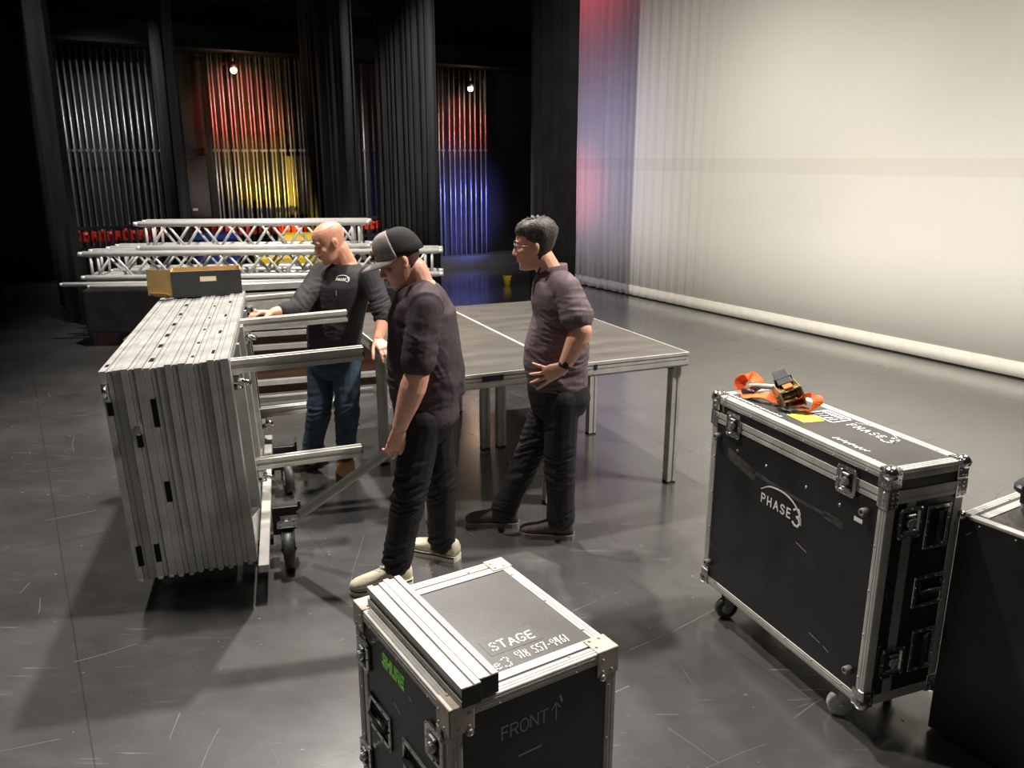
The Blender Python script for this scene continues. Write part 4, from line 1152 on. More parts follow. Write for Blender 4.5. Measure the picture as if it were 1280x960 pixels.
# ---- black case cut by the right edge of the view, with a moulded case on it
QW, QD, QH = .52, .75, .868
QM = Matrix.Translation((1.944, 1.99, 0)) @ Matrix.Rotation(R(31.7), 4, 'Z')
rc = thing('flight_case', 'plain black flight case cut off by the right edge, in front of the tall case', 'flight case', mtx=QM)
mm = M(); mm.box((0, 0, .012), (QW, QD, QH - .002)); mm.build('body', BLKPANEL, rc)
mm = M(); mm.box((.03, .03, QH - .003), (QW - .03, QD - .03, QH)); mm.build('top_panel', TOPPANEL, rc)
extrusions(rc, (0, 0, .012), (QW, QD, QH), .030, mtl=ALU, skip=[(0, 0, 0), (0, 1, 0), (1, 0, 0), (1, 1, 0), (2, 0, 0), (2, 0, 1), (2, 1, 0), (2, 1, 1), (1, 0, 1)])
mm = M(); mm.box((-.002, .03, QH - .010), (.03, QD - .03, QH + .003), None, .003)
for k in range(6): rivet(mm, (-.001, .08 + k * .12, QH - .022), (-1, 0, 0), .004)
mm.build('edge_profile', ALU, rc)
mm = M(); mm.box((.04, QD - .075, QH), (QW - .04, QD - .045, QH + .003)); mm.build('lid_profile', ALU, rc)
for x in (0, QW):
    mm = M(); mm.sphere((x + (.004 if x == 0 else -.004), QD - .004, QH - .004), .017, 14, 10); mm.build('ball_corner', CHROME, rc)
mm = M(); seg_quad(mm, (.03, .80), (.045, .815), .004, .0003, face_put((0, QD, 0), (0, -1, 0), (0, 0, 1), (-1, 0, 0))); mm.build('scratch', CHALK, rc)
mm = M()
for x in (.05, QW - .05):
    for y in (.05, QD - .05): mm.cyl((x, y, 0), (x, y, .013), .025, 14)
mm.build('foot', BLACK, rc)
tb = thing('moulded_case', 'black moulded plastic case with a ribbed flanged lid at the right edge', 'case', mtx=QM @ Matrix.Translation((.30, QD - .245, QH + .002)))


def rbox(mm, levels, pw=5, seg=40):
    mm.loft([((0, 0, z), (a, 0, 0), (0, b, 0)) for a, b, z in levels], seg, pw, False)


mm = M(); rbox(mm, [(.150, .145, 0), (.155, .150, .012), (.163, .158, .075), (.165, .160, .085)]); mm.build('body', BLKPLASTIC, tb)
mm = M(); rbox(mm, [(.178, .173, .085), (.182, .177, .090), (.182, .177, .104), (.176, .171, .112), (.150, .145, .118), (.146, .140, .122)])
for k in range(7): mm.box((-.15 + k * .045, -.13, .118), (-.125 + k * .045, .13, .132), None, .004)
mm.build('lid', BLKPLASTIC, tb)
for y in (-.09, .0, .09):
    mm = M(); mm.box((-.192, y - .028, .06), (-.170, y + .028, .125), None, .006); mm.box((-.19, y - .02, .118), (-.12, y + .02, .134), None, .004); mm.build('clasp', BLKPLASTIC, tb)
mm = M(); mm.box((-.02, -.165, .125), (.10, -.150, .137), None, .004); mm.build('handle', BLKPLASTIC, tb)


# ================================================================== PEOPLE
def solidify_mesh(name, mm, voxel, smooth_it, material, root, fold=None, parent=None, fac=.5):
    """union the overlapping closed shapes into one smooth skin"""
    me = bpy.data.meshes.new(name); me.from_pydata([tuple(p) for p in mm.v], [], mm.f)
    bm = bmesh.new(); bm.from_mesh(me); bmesh.ops.recalc_face_normals(bm, faces=bm.faces[:]); bm.to_mesh(me); bm.free()
    o = bpy.data.objects.new(name, me); C.objects.link(o)
    r = o.modifiers.new('union', 'REMESH'); r.mode = 'VOXEL'; r.voxel_size = voxel; r.use_smooth_shade = True
    if smooth_it:
        s = o.modifiers.new('soften', 'SMOOTH'); s.factor = fac; s.iterations = smooth_it
    bpy.context.view_layer.update()
    dg = bpy.context.evaluated_depsgraph_get()
    nm = bpy.data.meshes.new_from_object(o.evaluated_get(dg)); o.modifiers.clear(); old = o.data; o.data = nm; bpy.data.meshes.remove(old)
    nm.name = name
    if fold:
        nrm = [v.normal.copy() for v in nm.vertices]
        for v, n in zip(nm.vertices, nrm):
            v.co = v.co + n * fold(v.co)
    for p in nm.polygons: p.use_smooth = True
    nm.materials.clear(); nm.materials.append(material)
    bv = BVHTree.FromPolygons([v.co.copy() for v in nm.vertices], [tuple(p.vertices) for p in nm.polygons])
    loc = root.location
    for v in nm.vertices: v.co = v.co - loc
    o.parent = parent or root
    return o, bv


def lerp(a, b, t): return a + (b - a) * t


def chain(mm, pts, radii, seg=14, sub=4, flat=None):
    """tapered limb through joints, rounded at the bends"""
    P = [Vector(p) for p in pts]; out = []; rr = []
    for k in range(len(P) - 1):
        for i in range(sub):
            t = i / sub; out.append(lerp(P[k], P[k + 1], t)); rr.append(radii[k] + (radii[k + 1] - radii[k]) * t)
    out.append(P[-1]); rr.append(radii[-1]); mm.limb(out, rr, seg)
    for p, r in zip(P, radii): mm.sphere(p, r * .995, 14, 10)


HEADLV = (  # height above chin, front, back, half width
    (.000, .070, .020, .020), (.008, .084, .000, .034), (.024, .088, -.030, .047), (.040, .087, -.042, .053), (.055, .092, -.052, .057), (.066, .091, -.058, .060),
    (.078, .090, -.066, .063), (.095, .088, -.078, .068), (.110, .086, -.088, .071), (.124, .084, -.094, .073), (.138, .092, -.099, .0745), (.152, .093, -.101, .0755),
    (.170, .090, -.102, .0755), (.190, .082, -.097, .072), (.207, .066, -.084, .063), (.220, .040, -.062, .048), (.229, .008, -.034, .026))


def head_frame(ear, fwd, up=(0, 0, 1), sc=1.0):
    """ear = point midway between the ears; local x forward, y to the person's left, z up"""
    f = Vector(fwd).normalized(); u = Vector(up); u = (u - f * u.dot(f)).normalized(); l = u.cross(f)
    m_ = Matrix((f, l, u)).transposed().to_4x4() @ Matrix.Scale(sc, 4); m_.translation = Vector(ear) - (m_.to_3x3() @ Vector((0, 0, .108)))
    return m_


def add_head(mm, hm):
    m3 = hm.to_3x3(); rings = []
    for z, f, b, wd in HEADLV:
        c = hm @ Vector(((f + b) / 2, 0, z)); rings.append((c, m3 @ Vector(((f - b) / 2, 0, 0)), m3 @ Vector((0, wd, 0))))
    mm.loft(rings, 28, 2.25)
    T = lambda x, y, z: hm @ Vector((x, y, z))
    # nose
    mm.loft([(T(.088, 0, .128), m3 @ Vector((.008, 0, 0)), m3 @ Vector((0, .009, 0))), (T(.094, 0, .112), m3 @ Vector((.012, 0, 0)), m3 @ Vector((0, .011, 0))),
             (T(.101, 0, .095), m3 @ Vector((.015, 0, 0)), m3 @ Vector((0, .014, 0))), (T(.102, 0, .083), m3 @ Vector((.017, 0, 0)), m3 @ Vector((0, .017, 0))), (T(.094, 0, .075), m3 @ Vector((.012, 0, 0)), m3 @ Vector((0, .014, 0)))], 14)
    for s in (-1, 1):
        mm.sphere(T(.092, s * .013, .081), (.010, .008, .008), 10, 8, m3)
        mm.sphere(T(.082, s * .033, .143), (.013, .022, .008), 10, 8, m3)       # brow
        mm.sphere(T(.066, s * .042, .098), (.022, .018, .018), 12, 8, m3)       # cheek
        em = m3 @ Matrix.Rotation(R(s * 18), 3, 'Z')
        mm.sphere(T(-.004, s * .077, .110), (.019, .007, .031), 12, 10, em)     # ear
        mm.sphere(T(-.012, s * .082, .118), (.014, .008, .020), 12, 8, em)
    mm.sphere(T(.090, 0, .060), (.009, .022, .006), 12, 8, m3); mm.sphere(T(.088, 0, .047), (.010, .019, .007), 12, 8, m3)
    mm.sphere(T(.080, 0, .014), (.013, .018, .013), 12, 8, m3)


def add_face_parts(root, hm, brow_mat, closed=False):
    m3 = hm.to_3x3(); loc = root.location; T = lambda x, y, z: hm @ Vector((x, y, z)) - loc
    for s in (-1, 1):
        if closed:      # lowered lids: only the line of the lashes shows
            e = M(); e.limb([T(.0835, s * .019, .1185), T(.0875, s * .031, .1165), T(.079, s * .045, .1195)], [.0012, .0020, .0012], 8); e.build('eyelash', EYED, root)
        else:
            e = M(); e.sphere(T(.0795, s * .032, .1245), (.0085, .0125, .0058), 12, 8, m3); o = e.build('eye', EYEW, root)
            i = M(); i.sphere(T(.0855, s * .032, .1240), (.0035, .0052, .0055), 10, 8, m3); i.build('iris', EYED, o)
        b = M(); b.limb([T(.0985 - .004, s * .016, .1455), T(.0965, s * .034, .1490), T(.084, s * .052, .1450)], [.0030, .0036, .0022], 8); b.build('eyebrow', brow_mat, root)
    l = M(); l.sphere(T(.0965, 0, .0585), (.0045, .020, .0035), 12, 6, m3); l.sphere(T(.0955, 0, .0485), (.0045, .017, .0038), 12, 6, m3); l.build('lips', LIP, root)


def hair_shell(root, hm, material, zmin, extra=.010, top=.018, name='hair', front_z=.16, rough=.006, seed=0, nape=.05):
    """cap of hair following the skull above a hairline"""
    m3 = hm.to_3x3(); vs = []; seg = 40; lv = []
    zs = [.05, .07, .09, .11, .13, .15, .165, .18, .195, .21, .222, .231, .236]

    def prof(z):
        L = HEADLV
        if z >= L[-1][0]: return L[-1][1:]
        for a, b in zip(L, L[1:]):
            if a[0] <= z <= b[0]:
                t = (z - a[0]) / (b[0] - a[0]); return tuple(p + (q - p) * t for p, q in zip(a[1:], b[1:]))
    mm = M()
    for j, z in enumerate(zs):
        f, b, wd = prof(z); k = max(0, (z - .12) / .11)
        e = extra + (top - extra) * min(1, k); zz = z + (top * min(1, k * 1.1))
        for i in range(seg):
            a = 2 * math.pi * i / seg; ca, sa = math.cos(a), math.sin(a)
            x = (f + b) / 2 + ((f - b) / 2 + e) * math.copysign(abs(ca) ** .9, ca); y = (wd + e) * math.copysign(abs(sa) ** .9, sa)
            # hairline: high in front, over the ear at the side, down to the nape behind
            hl = front_z if ca > .55 else (front_z - (front_z - .125) * min(1, (.55 - ca) / .45) if ca > .1 else (.125 - (.125 - nape) * min(1, (.1 - ca) / .55)))
            zq = max(zz, hl)
            if z < hl:
                x = (f + b) / 2 + ((f - b) / 2 - .004) * ca; y = (wd - .004) * sa
            n = noise.noise((x * 70 + seed, y * 70, zq * 30)) * rough * (.3 + min(1.4, k * 1.4)); d = Vector((ca, sa, .6 * k)).normalized()
            vs.append((hm @ (Vector((x, y, zq)) + d * n)) - root.location)
    n = len(zs); fs = []
    for j in range(n - 1):
        for i in range(seg): fs.append((j * seg + i, j * seg + (i + 1) % seg, (j + 1) * seg + (i + 1) % seg, (j + 1) * seg + i))
    fs.append(list(range(seg))[::-1]); fs.append([(n - 1) * seg + i for i in range(seg)])
    mm.add(vs, fs, True); return mm.build(name, material, root)


def add_hand(mm, wrist, d, palm_n, thumb, curl=(.3, .35, .4, .45), spread=(8, 2, -5, -12), scale=1.0, thumb_dir=None, thumb_curl=.4):
    """palm and five fingers. d: wrist to knuckles, palm_n: the way the palm faces, thumb: +1/-1 along (d x palm_n)"""
    d = Vector(d).normalized(); pn = Vector(palm_n); pn = (pn - d * pn.dot(d)).normalized(); s = d.cross(pn) * thumb; w0 = Vector(wrist); k = scale
    mm.loft([(w0 - d * .01 * k, s * .027 * k, pn * .019 * k), (w0 + d * .02 * k, s * .033 * k, pn * .017 * k), (w0 + d * .06 * k, s * .041 * k, pn * .015 * k), (w0 + d * .092 * k, s * .040 * k, pn * .012 * k), (w0 + d * .100 * k, s * .036 * k, pn * .009 * k)], 18, 2.6)
    L = ((.043, .026, .021), (.048, .030, .022), (.044, .028, .021), (.034, .021, .019))
    for f in range(4):
        base = w0 + (d * (.086 - .004 * abs(f - 1)) + s * (.031 - .0205 * f)) * k
        a = R(spread[f]); fd = (d * math.cos(a) + s * math.sin(a)).normalized(); pts = [base]; rad = [.0098]; ang = 0
        for q, l in enumerate(L[f]):
            ang += curl[f] * (1.0, 1.25, .8)[q]
            dirv = fd * math.cos(ang) + pn * math.sin(ang); pts.append(pts[-1] + dirv * l * k); rad.append((.0090, .0083, .0072)[q])
        P2 = []; R2 = []
        for i in range(3):
            P2 += [pts[i], lerp(pts[i], pts[i + 1], .5)]; R2 += [rad[i] * (1.0 if f < 3 else .9) * k, .96 * (rad[i] + rad[i + 1]) / 2 * (1 if f < 3 else .9) * k]
        P2.append(pts[3]); R2.append(rad[3] * (1 if f < 3 else .9) * k)
        mm.limb(P2, R2, 10); mm.sphere(pts[3], rad[3] * (1 if f < 3 else .9) * k, 10, 8)
        for q in (1, 2): mm.sphere(pts[q], rad[q] * 1.04 * k, 10, 8)
    tb = w0 + (d * .022 + s * .026 + pn * .004) * k
    td = Vector(thumb_dir).normalized() if thumb_dir else (d * .72 + s * .62 + pn * .30).normalized()
    t2 = (td * math.cos(thumb_curl) + (d * .75 + pn * .6 - s * .2).normalized() * math.sin(thumb_curl)).normalized()
    p1 = tb + td * .046 * k; p2 = p1 + t2 * .034 * k; p3 = p2 + (t2 * .9 + pn * .25).normalized() * .026 * k
    mm.limb([tb, lerp(tb, p1, .5), p1, lerp(p1, p2, .5), p2, p3], [.0165 * k, .0145 * k, .0118 * k, .0112 * k, .0105 * k, .0088 * k], 12); mm.sphere(p3, .0088 * k, 10, 8); mm.sphere(p1, .012 * k, 10, 8)
    return s


def shoe(root, ankle, toe, heel, material, sole_mat, hgt=.085, wd=.048, high=0.0, accent=None):
    """shoe from heel to toe on the floor, sole as its sub-part"""
    toe, heel = Vector(toe), Vector(heel); toe.z = heel.z = 0; d = (toe - heel); L = d.length; d.normalize(); s = Vector((-d.y, d.x, 0)); loc = root.location; Z = Vector((0, 0, 1))
    o0 = heel - Vector((loc.x, loc.y, 0)); mm = M()
    st = ((.0, .55, .070, .55), (.05, .78, .088, .75), (.16, .86, .100 + high, .85), (.32, .82, .096 + high * .8, .85), (.45, .86, .080, .9), (.60, .98, .064, 1.0), (.76, 1.02, .052, 1.02), (.88, .92, .044, .94), (.96, .68, .034, .72), (1.0, .34, .024, .4))
    rings = []
    for t, k, h, _ in st:
        h = h * hgt / .085; c = o0 + d * (L * t) + Z * (.022 + h / 2); rings.append((c, s * wd * k, Z * (h / 2)))
    mm.loft(rings, 22, 2.5)
    o = mm.build('shoe', material, root)
    mm = M(); ol = []
    for t, k in ((0, .45), (.03, .72), (.12, .88), (.3, .84), (.45, .86), (.62, 1.02), (.78, 1.06), (.9, .96), (.97, .7), (1.015, .2)): ol.append((L * t - .004, wd * k * 1.06))
    poly = [(a, b) for a, b in ol] + [(a, -b) for a, b in ol[::-1]]
    mm.prism(poly, o0, d, s, Z, .030, .0); mm.build('sole', sole_mat, o)
    if accent is None:
        mm = M(); mm.prism([(a * .998 + .001, b * 1.02) for a, b in poly], o0, d, s, Z, .009, .019); mm.build('midsole_stripe', BLACK, o)
        mm = M(); mm.sphere(o0 + d * (L * .45) + s * wd * .86 + Z * .055, (.022, .006, .012), 10, 6, Matrix((d, s, Z)).transposed()); mm.sphere(o0 + d * (L * .45) - s * wd * .86 + Z * .055, (.022, .006, .012), 10, 6, Matrix((d, s, Z)).transposed()); mm.build('side_patch', TANP, o)
    mm = M()
    for q in range(4):
        t = .40 + .07 * q; h = (.094 - .20 * (t - .4)) * hgt / .085
        c = o0 + d * (L * t) + Z * (.026 + h); mm.tube([c - s * wd * .34 + d * .006, c + s * wd * .34 - d * .006], .0032, 6)
    mm.build('laces', SNEAKSOLE if accent is None else accent, o)
    return o


def torso_rings(pel, chest, neck, lat_p, lat_c, fw_p, fw_c, hw, dp, belly=0.0, grow=0.0, low=-.16, sh_drop=.05):
    """cross sections from crotch to neck. hw = (hip, waist, chest, shoulder) half widths, dp = matching half depths"""
    pel, chest, neck = Vector(pel), Vector(chest), Vector(neck); up = (chest - pel).normalized(); rings = []
    def ring(c, lat, fw, a, b, sh=0.0): rings.append((Vector(c) + Vector(fw) * sh, Vector(lat) * (a + grow), Vector(fw) * (b + grow)))
    def mix(a, b, t): return (Vector(a) * (1 - t) + Vector(b) * t).normalized()
    L = (chest - pel).length
    ring(pel + up * low, lat_p, fw_p, hw[0] * .96, dp[0] * .96)
    ring(pel + up * low * .5, lat_p, fw_p, hw[0], dp[0])
    ring(pel, lat_p, fw_p, hw[0] * .99, dp[0] * .98)
    ring(lerp(pel, chest, .3), mix(lat_p, lat_c, .3), mix(fw_p, fw_c, .3), hw[1], dp[1], belly)
    ring(lerp(pel, chest, .55), mix(lat_p, lat_c, .55), mix(fw_p, fw_c, .55), hw[1] * 1.01, dp[1], belly * .8)
    ring(lerp(pel, chest, .8), mix(lat_p, lat_c, .8), mix(fw_p, fw_c, .8), (hw[1] + hw[2]) / 2, (dp[1] + dp[2]) / 2, belly * .3)
    ring(chest, lat_c, fw_c, hw[2], dp[2])
    ring(lerp(chest, neck, .35), lat_c, fw_c, hw[2] * .99, dp[2] * .98)
    ring(lerp(chest, neck, .60), lat_c, fw_c, hw[3] * .90, dp[3] * .95)
    ring(lerp(chest, neck, .80), lat_c, fw_c, hw[3] * .68, dp[3] * .82)
    ring(lerp(chest, neck, .93), lat_c, fw_c, hw[3] * .46, dp[3] * .68)
    ring(neck, lat_c, fw_c, .068, .066)
    return rings


def fold_fn(specs, base=.0018, seed=0.0):
    """cloth folds: (centre, radius, direction across the folds, wavelength, amplitude)"""
    fr = []
    for c, r, dr, wl, am in specs:
        a = dr.cross(Vector((0, 1, .2))).normalized(); fr.append((c, r, dr, a, dr.cross(a), wl * .62, am))

    def f(p):
        d = base * noise.noise((p.x * 22 + seed, p.y * 22, p.z * 14)) + base * 1.8 * noise.noise((p.x * 9, p.y * 9 + seed, p.z * 6))
        for c, r, dr, a, b, wl, am in fr:
            q = p - c; k = 1 - q.length / r
            if k > 0:
                u, v, w_ = q.dot(dr) / wl, q.dot(a) / wl, q.dot(b) / wl
                n = noise.noise((u + .35 * v, v * .28 + seed, w_ * .28 + 3 * seed)); d += am * 1.5 * min(1, k * 1.8) * (1 - 2.2 * abs(n)) * .8
        return d
    return f


def surface_marks(root, bv, draw, org, X, Y, Z, material, name):
    """lay flat strokes onto a curved garment"""
    org, X, Y, Z = Vector(org), Vector(X).normalized(), Vector(Y).normalized(), Vector(Z).normalized()

    def put(x, y, z):
        o = org + X * x + Y * y + Z * .3; hit = bv.ray_cast(o, -Z)
        p = hit[0] if hit[0] is not None else org + X * x + Y * y
        return p + Z * (z + .0015) - root.location
    mm = M(); draw(mm, put); return mm.build(name, material, root)


def V(*a): return Vector(a)


# ---------------------------------------------------------------- man in glasses, hand on hip, facing left
root = thing('person', 'man in glasses and plum-grey polo shirt standing with a hand on his hip', 'person', (.07, 4.28, 0))
Yc = 4.27
hm = head_frame(at(669.5, 309, Yc), (-.98, .10, -.10), (0, 0, 1), 1.05)
neck = at(690, 340, Yc); pel = at(697, 478, Yc); chest = at(700, 392, Yc)
ShL, ShR = at(710, 362, Yc - .165), at(694, 360, Yc + .19)
ElL, WrL = at(727, 413, Yc - .25), at(705, 459, Yc - .235)
ElR, WrR = at(722, 425, Yc + .30), at(696, 452, Yc + .20)
HpL, HpR = at(702, 492, Yc - .09), at(690, 490, Yc + .09)
KnL, AnL = at(700, 582, Yc - .09), at(701, 650, Yc - .06)
KnR, AnR = at(660, 572, Yc + .06), at(630, 640, Yc + .06)
lat = V(.06, -1, 0).normalized(); fw = V(-1, -.06, 0).normalized()
hw, dp = (.155, .150, .165, .175), (.150, .158, .128, .115)
b = M(); add_head(b, hm)
chain(b, [hm @ V(-.03, 0, .05), neck + V(.0, 0, -.02)], [.060, .066])
b.loft(torso_rings(pel, chest, neck, lat, lat, fw, fw, [q * .92 for q in hw], [q * .9 for q in dp], .012, low=-.09), 26, 2.3)
chain(b, [ShL + V(0, .03, -.02), ElL], [.048, .052]); b.limb([ElL, lerp(ElL, WrL, .25), lerp(ElL, WrL, .6), WrL], [.052, .055, .045, .033], 14); b.sphere(ElL, .052)
chain(b, [ShR, ElR, WrR], [.054, .045, .030])
hd = at(684, 468, Yc - .222) - WrL
add_hand(b, WrL, hd, V(.05, 1, 0), 1, (.10, .12, .14, .16), (12, 0, -12, -38), 1.06, thumb_dir=V(.35, .5, .3))
add_hand(b, WrR, V(-1, -.05, .06), V(0, -1, 0), -1)
chain(b, [HpL, KnL, AnL + V(0, 0, -.02)], [.062, .048, .036]); chain(b, [HpR, KnR, AnR + V(0, 0, -.02)], [.062, .048, .036])
solidify_mesh('body', b, .0048, 2, SKIN_C, root)
add_face_parts(root, hm, HAIR)
hair_shell(root, hm, HAIR, .12, .0045, .019, rough=.016, seed=3, front_z=.172)
s_ = M(); s_.loft(torso_rings(pel, chest, neck + V(0, 0, -.012), lat, lat, fw, fw, hw, dp, .016, .012, low=-.03), 28, 2.3)
s_.limb([neck + V(.01, -.05, -.045), lerp(neck, ShL, .6) + V(0, 0, -.01), ShL], [.062, .072, .072], 16); chain(s_, [ShL + V(0, 0, .002), lerp(ShL, ElL, .4), lerp(ShL, ElL, .66)], [.070, .075, .084]); chain(s_, [ShR, lerp(ShR, ElR, .8)], [.072, .070])
dn = V(-.35, 0, 1).normalized()
sh, bv = solidify_mesh('polo_shirt', s_, .0065, 9, SHIRT_C, root, fold_fn([(lerp(pel, chest, .35) + V(0, -.1, 0), .26, V(.42, 0, 1).normalized(), .05, .0062), (lerp(ShL, ElL, .5), .16, V(.3, .2, 1).normalized(), .045, .004), (chest + V(-.02, -.15, -.03), .16, V(.6, 0, .8).normalized(), .05, .004)], seed=1))
cl = M(); nk = neck - root.location
cl.loft([(nk + V(.0, 0, -.020), V(.086, 0, 0), V(0, .086, 0)), (nk + V(.004, 0, .012), V(.078, 0, 0), V(0, .076, 0)), (nk + V(.006, 0, .034), V(.072, 0, .010), V(0, .070, 0)), (nk + V(.006, 0, .036), V(.066, 0, .010), V(0, .064, 0)), (nk + V(.004, 0, .010), V(.066, 0, 0), V(0, .066, 0))], 24)
for sg in (-1, 1): cl.box((-.012, -.03, -.004), (.03, .03, .004), Matrix.Translation(nk + V(-.070, sg * .030, .002)) @ Matrix.Rotation(R(-62), 4, 'Y') @ Matrix.Rotation(R(sg * 14), 4, 'X'), .003)
cl.build('collar', SHIRT_C, sh)
t_ = M(); t_.loft([(pel + V(0, 0, .05), lat * .155, fw * .152), (pel + V(0, 0, -.02), lat * .168, fw * .166), (pel + V(.012, 0, -.08), lat * .170, fw * .165), (pel + V(.008, 0, -.15), lat * .160, fw * .140), (pel + V(0, 0, -.19), lat * .12, fw * .09)], 26, 2.3)
chain(t_, [HpL + V(0, 0, -.03), KnL, AnL + V(0, 0, .02)], [.098, .080, .076]); chain(t_, [HpR + V(0, 0, -.03), KnR, AnR + V(0, 0, .015)], [.095, .074, .070])
solidify_mesh('trousers', t_, .0065, 4, PANTS, root, fold_fn([(KnL, .22, V(.25, 0, 1).normalized(), .055, .006), (AnL, .16, V(0, 0, 1), .045, .007), (KnR, .24, V(-.2, 0, 1).normalized(), .05, .008), (AnR, .16, V(.3, 0, 1).normalized(), .045, .007), (HpR + V(-.05, -.1, -.1), .2, V(0, 0, 1), .055, .006)], seed=2))
tz = lambda x, y, Y=None: atz(x, y)
shoe(root, AnL, atz(650, 668), atz(717, 672), SHOEC, SHOECSOLE, .088, .052, accent=SHOEC)
shoe(root, AnR, atz(582, 655), atz(648, 657), SHOEC, SHOECSOLE, .088, .052, accent=SHOEC)
wt = M(); ax = (WrL - ElL).normalized(); u = ax.cross(V(0, 0, 1)).normalized(); v = ax.cross(u); c = WrL - ax * .012 - root.location
wt.loft([(c - ax * .010, u * .032, v * .032), (c - ax * .010, u * .0355, v * .0355), (c + ax * .010, u * .0355, v * .0355), (c + ax * .010, u * .032, v * .032)], 20)
w_o = wt.build('wristwatch', BLACK, root)
wt = M(); wt.cyl(c + V(0, -.032, .008), c + V(0, -.042, .010), .015, 16); wt.build('watch_face', BLKMETAL, w_o)
gm = M(); loc = root.location; T = lambda x, y, z: hm @ Vector((x, y, z)) - loc
for sg in (-1, 1):
    ring = [T(.100 - .004 * abs(math.cos(a)), sg * .033 + .024 * math.cos(a), .122 + .019 * math.sin(a)) for a in [2 * math.pi * i / 18 for i in range(19)]]
    gm.limb(ring, [.0017] * 19, 6); gm.limb([T(.097, sg * .056, .127), T(.06, sg * .076, .126), T(.0, sg * .083, .124), T(-.012, sg * .082, .112)], [.0016] * 4, 6)
gm.limb([T(.101, -.010, .124), T(.104, 0, .127), T(.101, .010, .124)], [.0016] * 3, 6)
go = gm.build('glasses', GLASSFRAME, root)
for sg in (-1, 1):
    lm = M(); lm.sphere(T(.0985, sg * .033, .122), (.0012, .0225, .0175), 16, 8, hm.to_3x3()); lm.build('lens', LENS, go)

# ---------------------------------------------------------------- man in the cap, looking down at the leg he holds
root = thing('person', 'man in a grey-fronted cap and dark t-shirt looking down, holding a loose leg', 'person', (-.52, 3.82, 0))
Yc = 3.80
hm = head_frame(at(502, 327, Yc - .02), (-.86, -.22, -.42), (-.3, 0, 1), 1.02)
neck = at(525, 351, Yc); pel = at(533, 502, Yc); chest = at(529, 408, Yc)
ShL, ShR = at(530, 385, Yc - .19), at(520, 378, Yc + .19)
ElL, WrL = at(521, 470, Yc - .215), at(499, 536, Yc - .20)
ElR, WrR = at(528, 465, Yc + .24), at(520, 530, Yc + .22)
HpL, HpR = at(528, 515, Yc - .10), at(540, 514, Yc + .09)
KnL, AnL = at(513, 612, Yc - .13), at(496, 706, Yc - .15)
KnR, AnR = at(551, 600, Yc + .13), at(552, 680, Yc + .18)
lat = V(-.12, -1, 0).normalized(); fw = V(-1, .12, 0).normalized()
hw, dp = (.150, .150, .185, .195), (.130, .140, .135, .118)
b = M(); add_head(b, hm)
chain(b, [hm @ V(-.035, 0, .05), neck + V(.0, 0, -.02)], [.060, .064])
b.loft(torso_rings(pel, chest, neck, lat, lat, fw, fw, [q * .92 for q in hw], [q * .9 for q in dp], low=-.09), 26, 2.3)
chain(b, [ShL + V(.02, .04, -.03), ElL], [.050, .057]); b.limb([ElL, lerp(ElL, WrL, .22), lerp(ElL, WrL, .55), lerp(ElL, WrL, .8), WrL], [.057, .061, .051, .040, .034], 16); b.sphere(ElL, .057)
chain(b, [ShR, ElR, WrR], [.058, .048, .032])
add_hand(b, WrL, at(494, 562, Yc - .19) - WrL, V(-.35, .9, .1), 1, (.26, .32, .38, .44), (6, 1, -4, -9), 1.10, thumb_dir=V(-.75, .15, -.65), thumb_curl=.5)
add_hand(b, WrR, V(-.2, 0, -1), V(0, -1, 0), -1)
chain(b, [HpL, KnL, AnL + V(0, 0, -.02)], [.062, .048, .036]); chain(b, [HpR, KnR, AnR + V(0, 0, -.02)], [.062, .048, .036])
solidify_mesh('body', b, .0048, 2, SKIN_B, root)
add_face_parts(root, hm, STUBBLE, True)
hair_shell(root, hm, STUBBLE, .10, .0025, .003, rough=.0012, seed=5, front_z=.17, nape=.06)
s_ = M(); s_.loft(torso_rings(pel, chest, neck + V(0, 0, -.012), lat, lat, fw, fw, [hw[0] + .006, hw[1] + .012, hw[2], hw[3]], [dp[0] + .012, dp[1] + .022, dp[2] + .008, dp[3]], 0, .014, low=-.10), 28, 2.3)
s_.limb([chest + V(.085, .03, -.05), lerp(pel, chest, .4) + V(.115, .03, 0), pel + V(.115, .03, .03)], [.07, .075, .072], 16)
s_.limb([neck + V(.01, -.05, -.045), lerp(neck, ShL, .6) + V(.01, 0, -.01), ShL + V(.01, 0, 0)], [.065, .080, .080], 16); chain(s_, [ShL + V(.006, .02, .002), lerp(ShL, ElL, .45), lerp(ShL, ElL, .78)], [.076, .076, .080]); chain(s_, [ShR, lerp(ShR, ElR, .75)], [.076, .072])
sh, bv = solidify_mesh('t_shirt', s_, .0065, 10, SHIRT_B, root, fold_fn([(lerp(pel, chest, .3) + V(-.06, -.1, 0), .22, V(.3, 0, 1).normalized(), .06, .006), (lerp(pel, chest, .5) + V(.12, -.02, 0), .24, V(1, 0, .1).normalized(), .06, .005), (lerp(ShL, ElL, .45), .14, V(.5, .2, 1).normalized(), .05, .004), (chest + V(.06, -.1, .06), .15, V(.8, 0, -.6).normalized(), .06, .004)], seed=4))
t_ = M(); t_.loft([(pel + V(0, 0, .05), lat * .152, fw * .130), (pel + V(.006, 0, -.03), lat * .162, fw * .146), (pel + V(.010, 0, -.09), lat * .165, fw * .146), (pel + V(.006, 0, -.15), lat * .155, fw * .125), (pel + V(0, 0, -.19), lat * .11, fw * .08)], 26, 2.3)
chain(t_, [HpL + V(0, 0, -.04), KnL, AnL + V(0, 0, .02)], [.098, .082, .068]); chain(t_, [HpR + V(0, 0, -.04), KnR, AnR + V(0, 0, .02)], [.098, .080, .066])
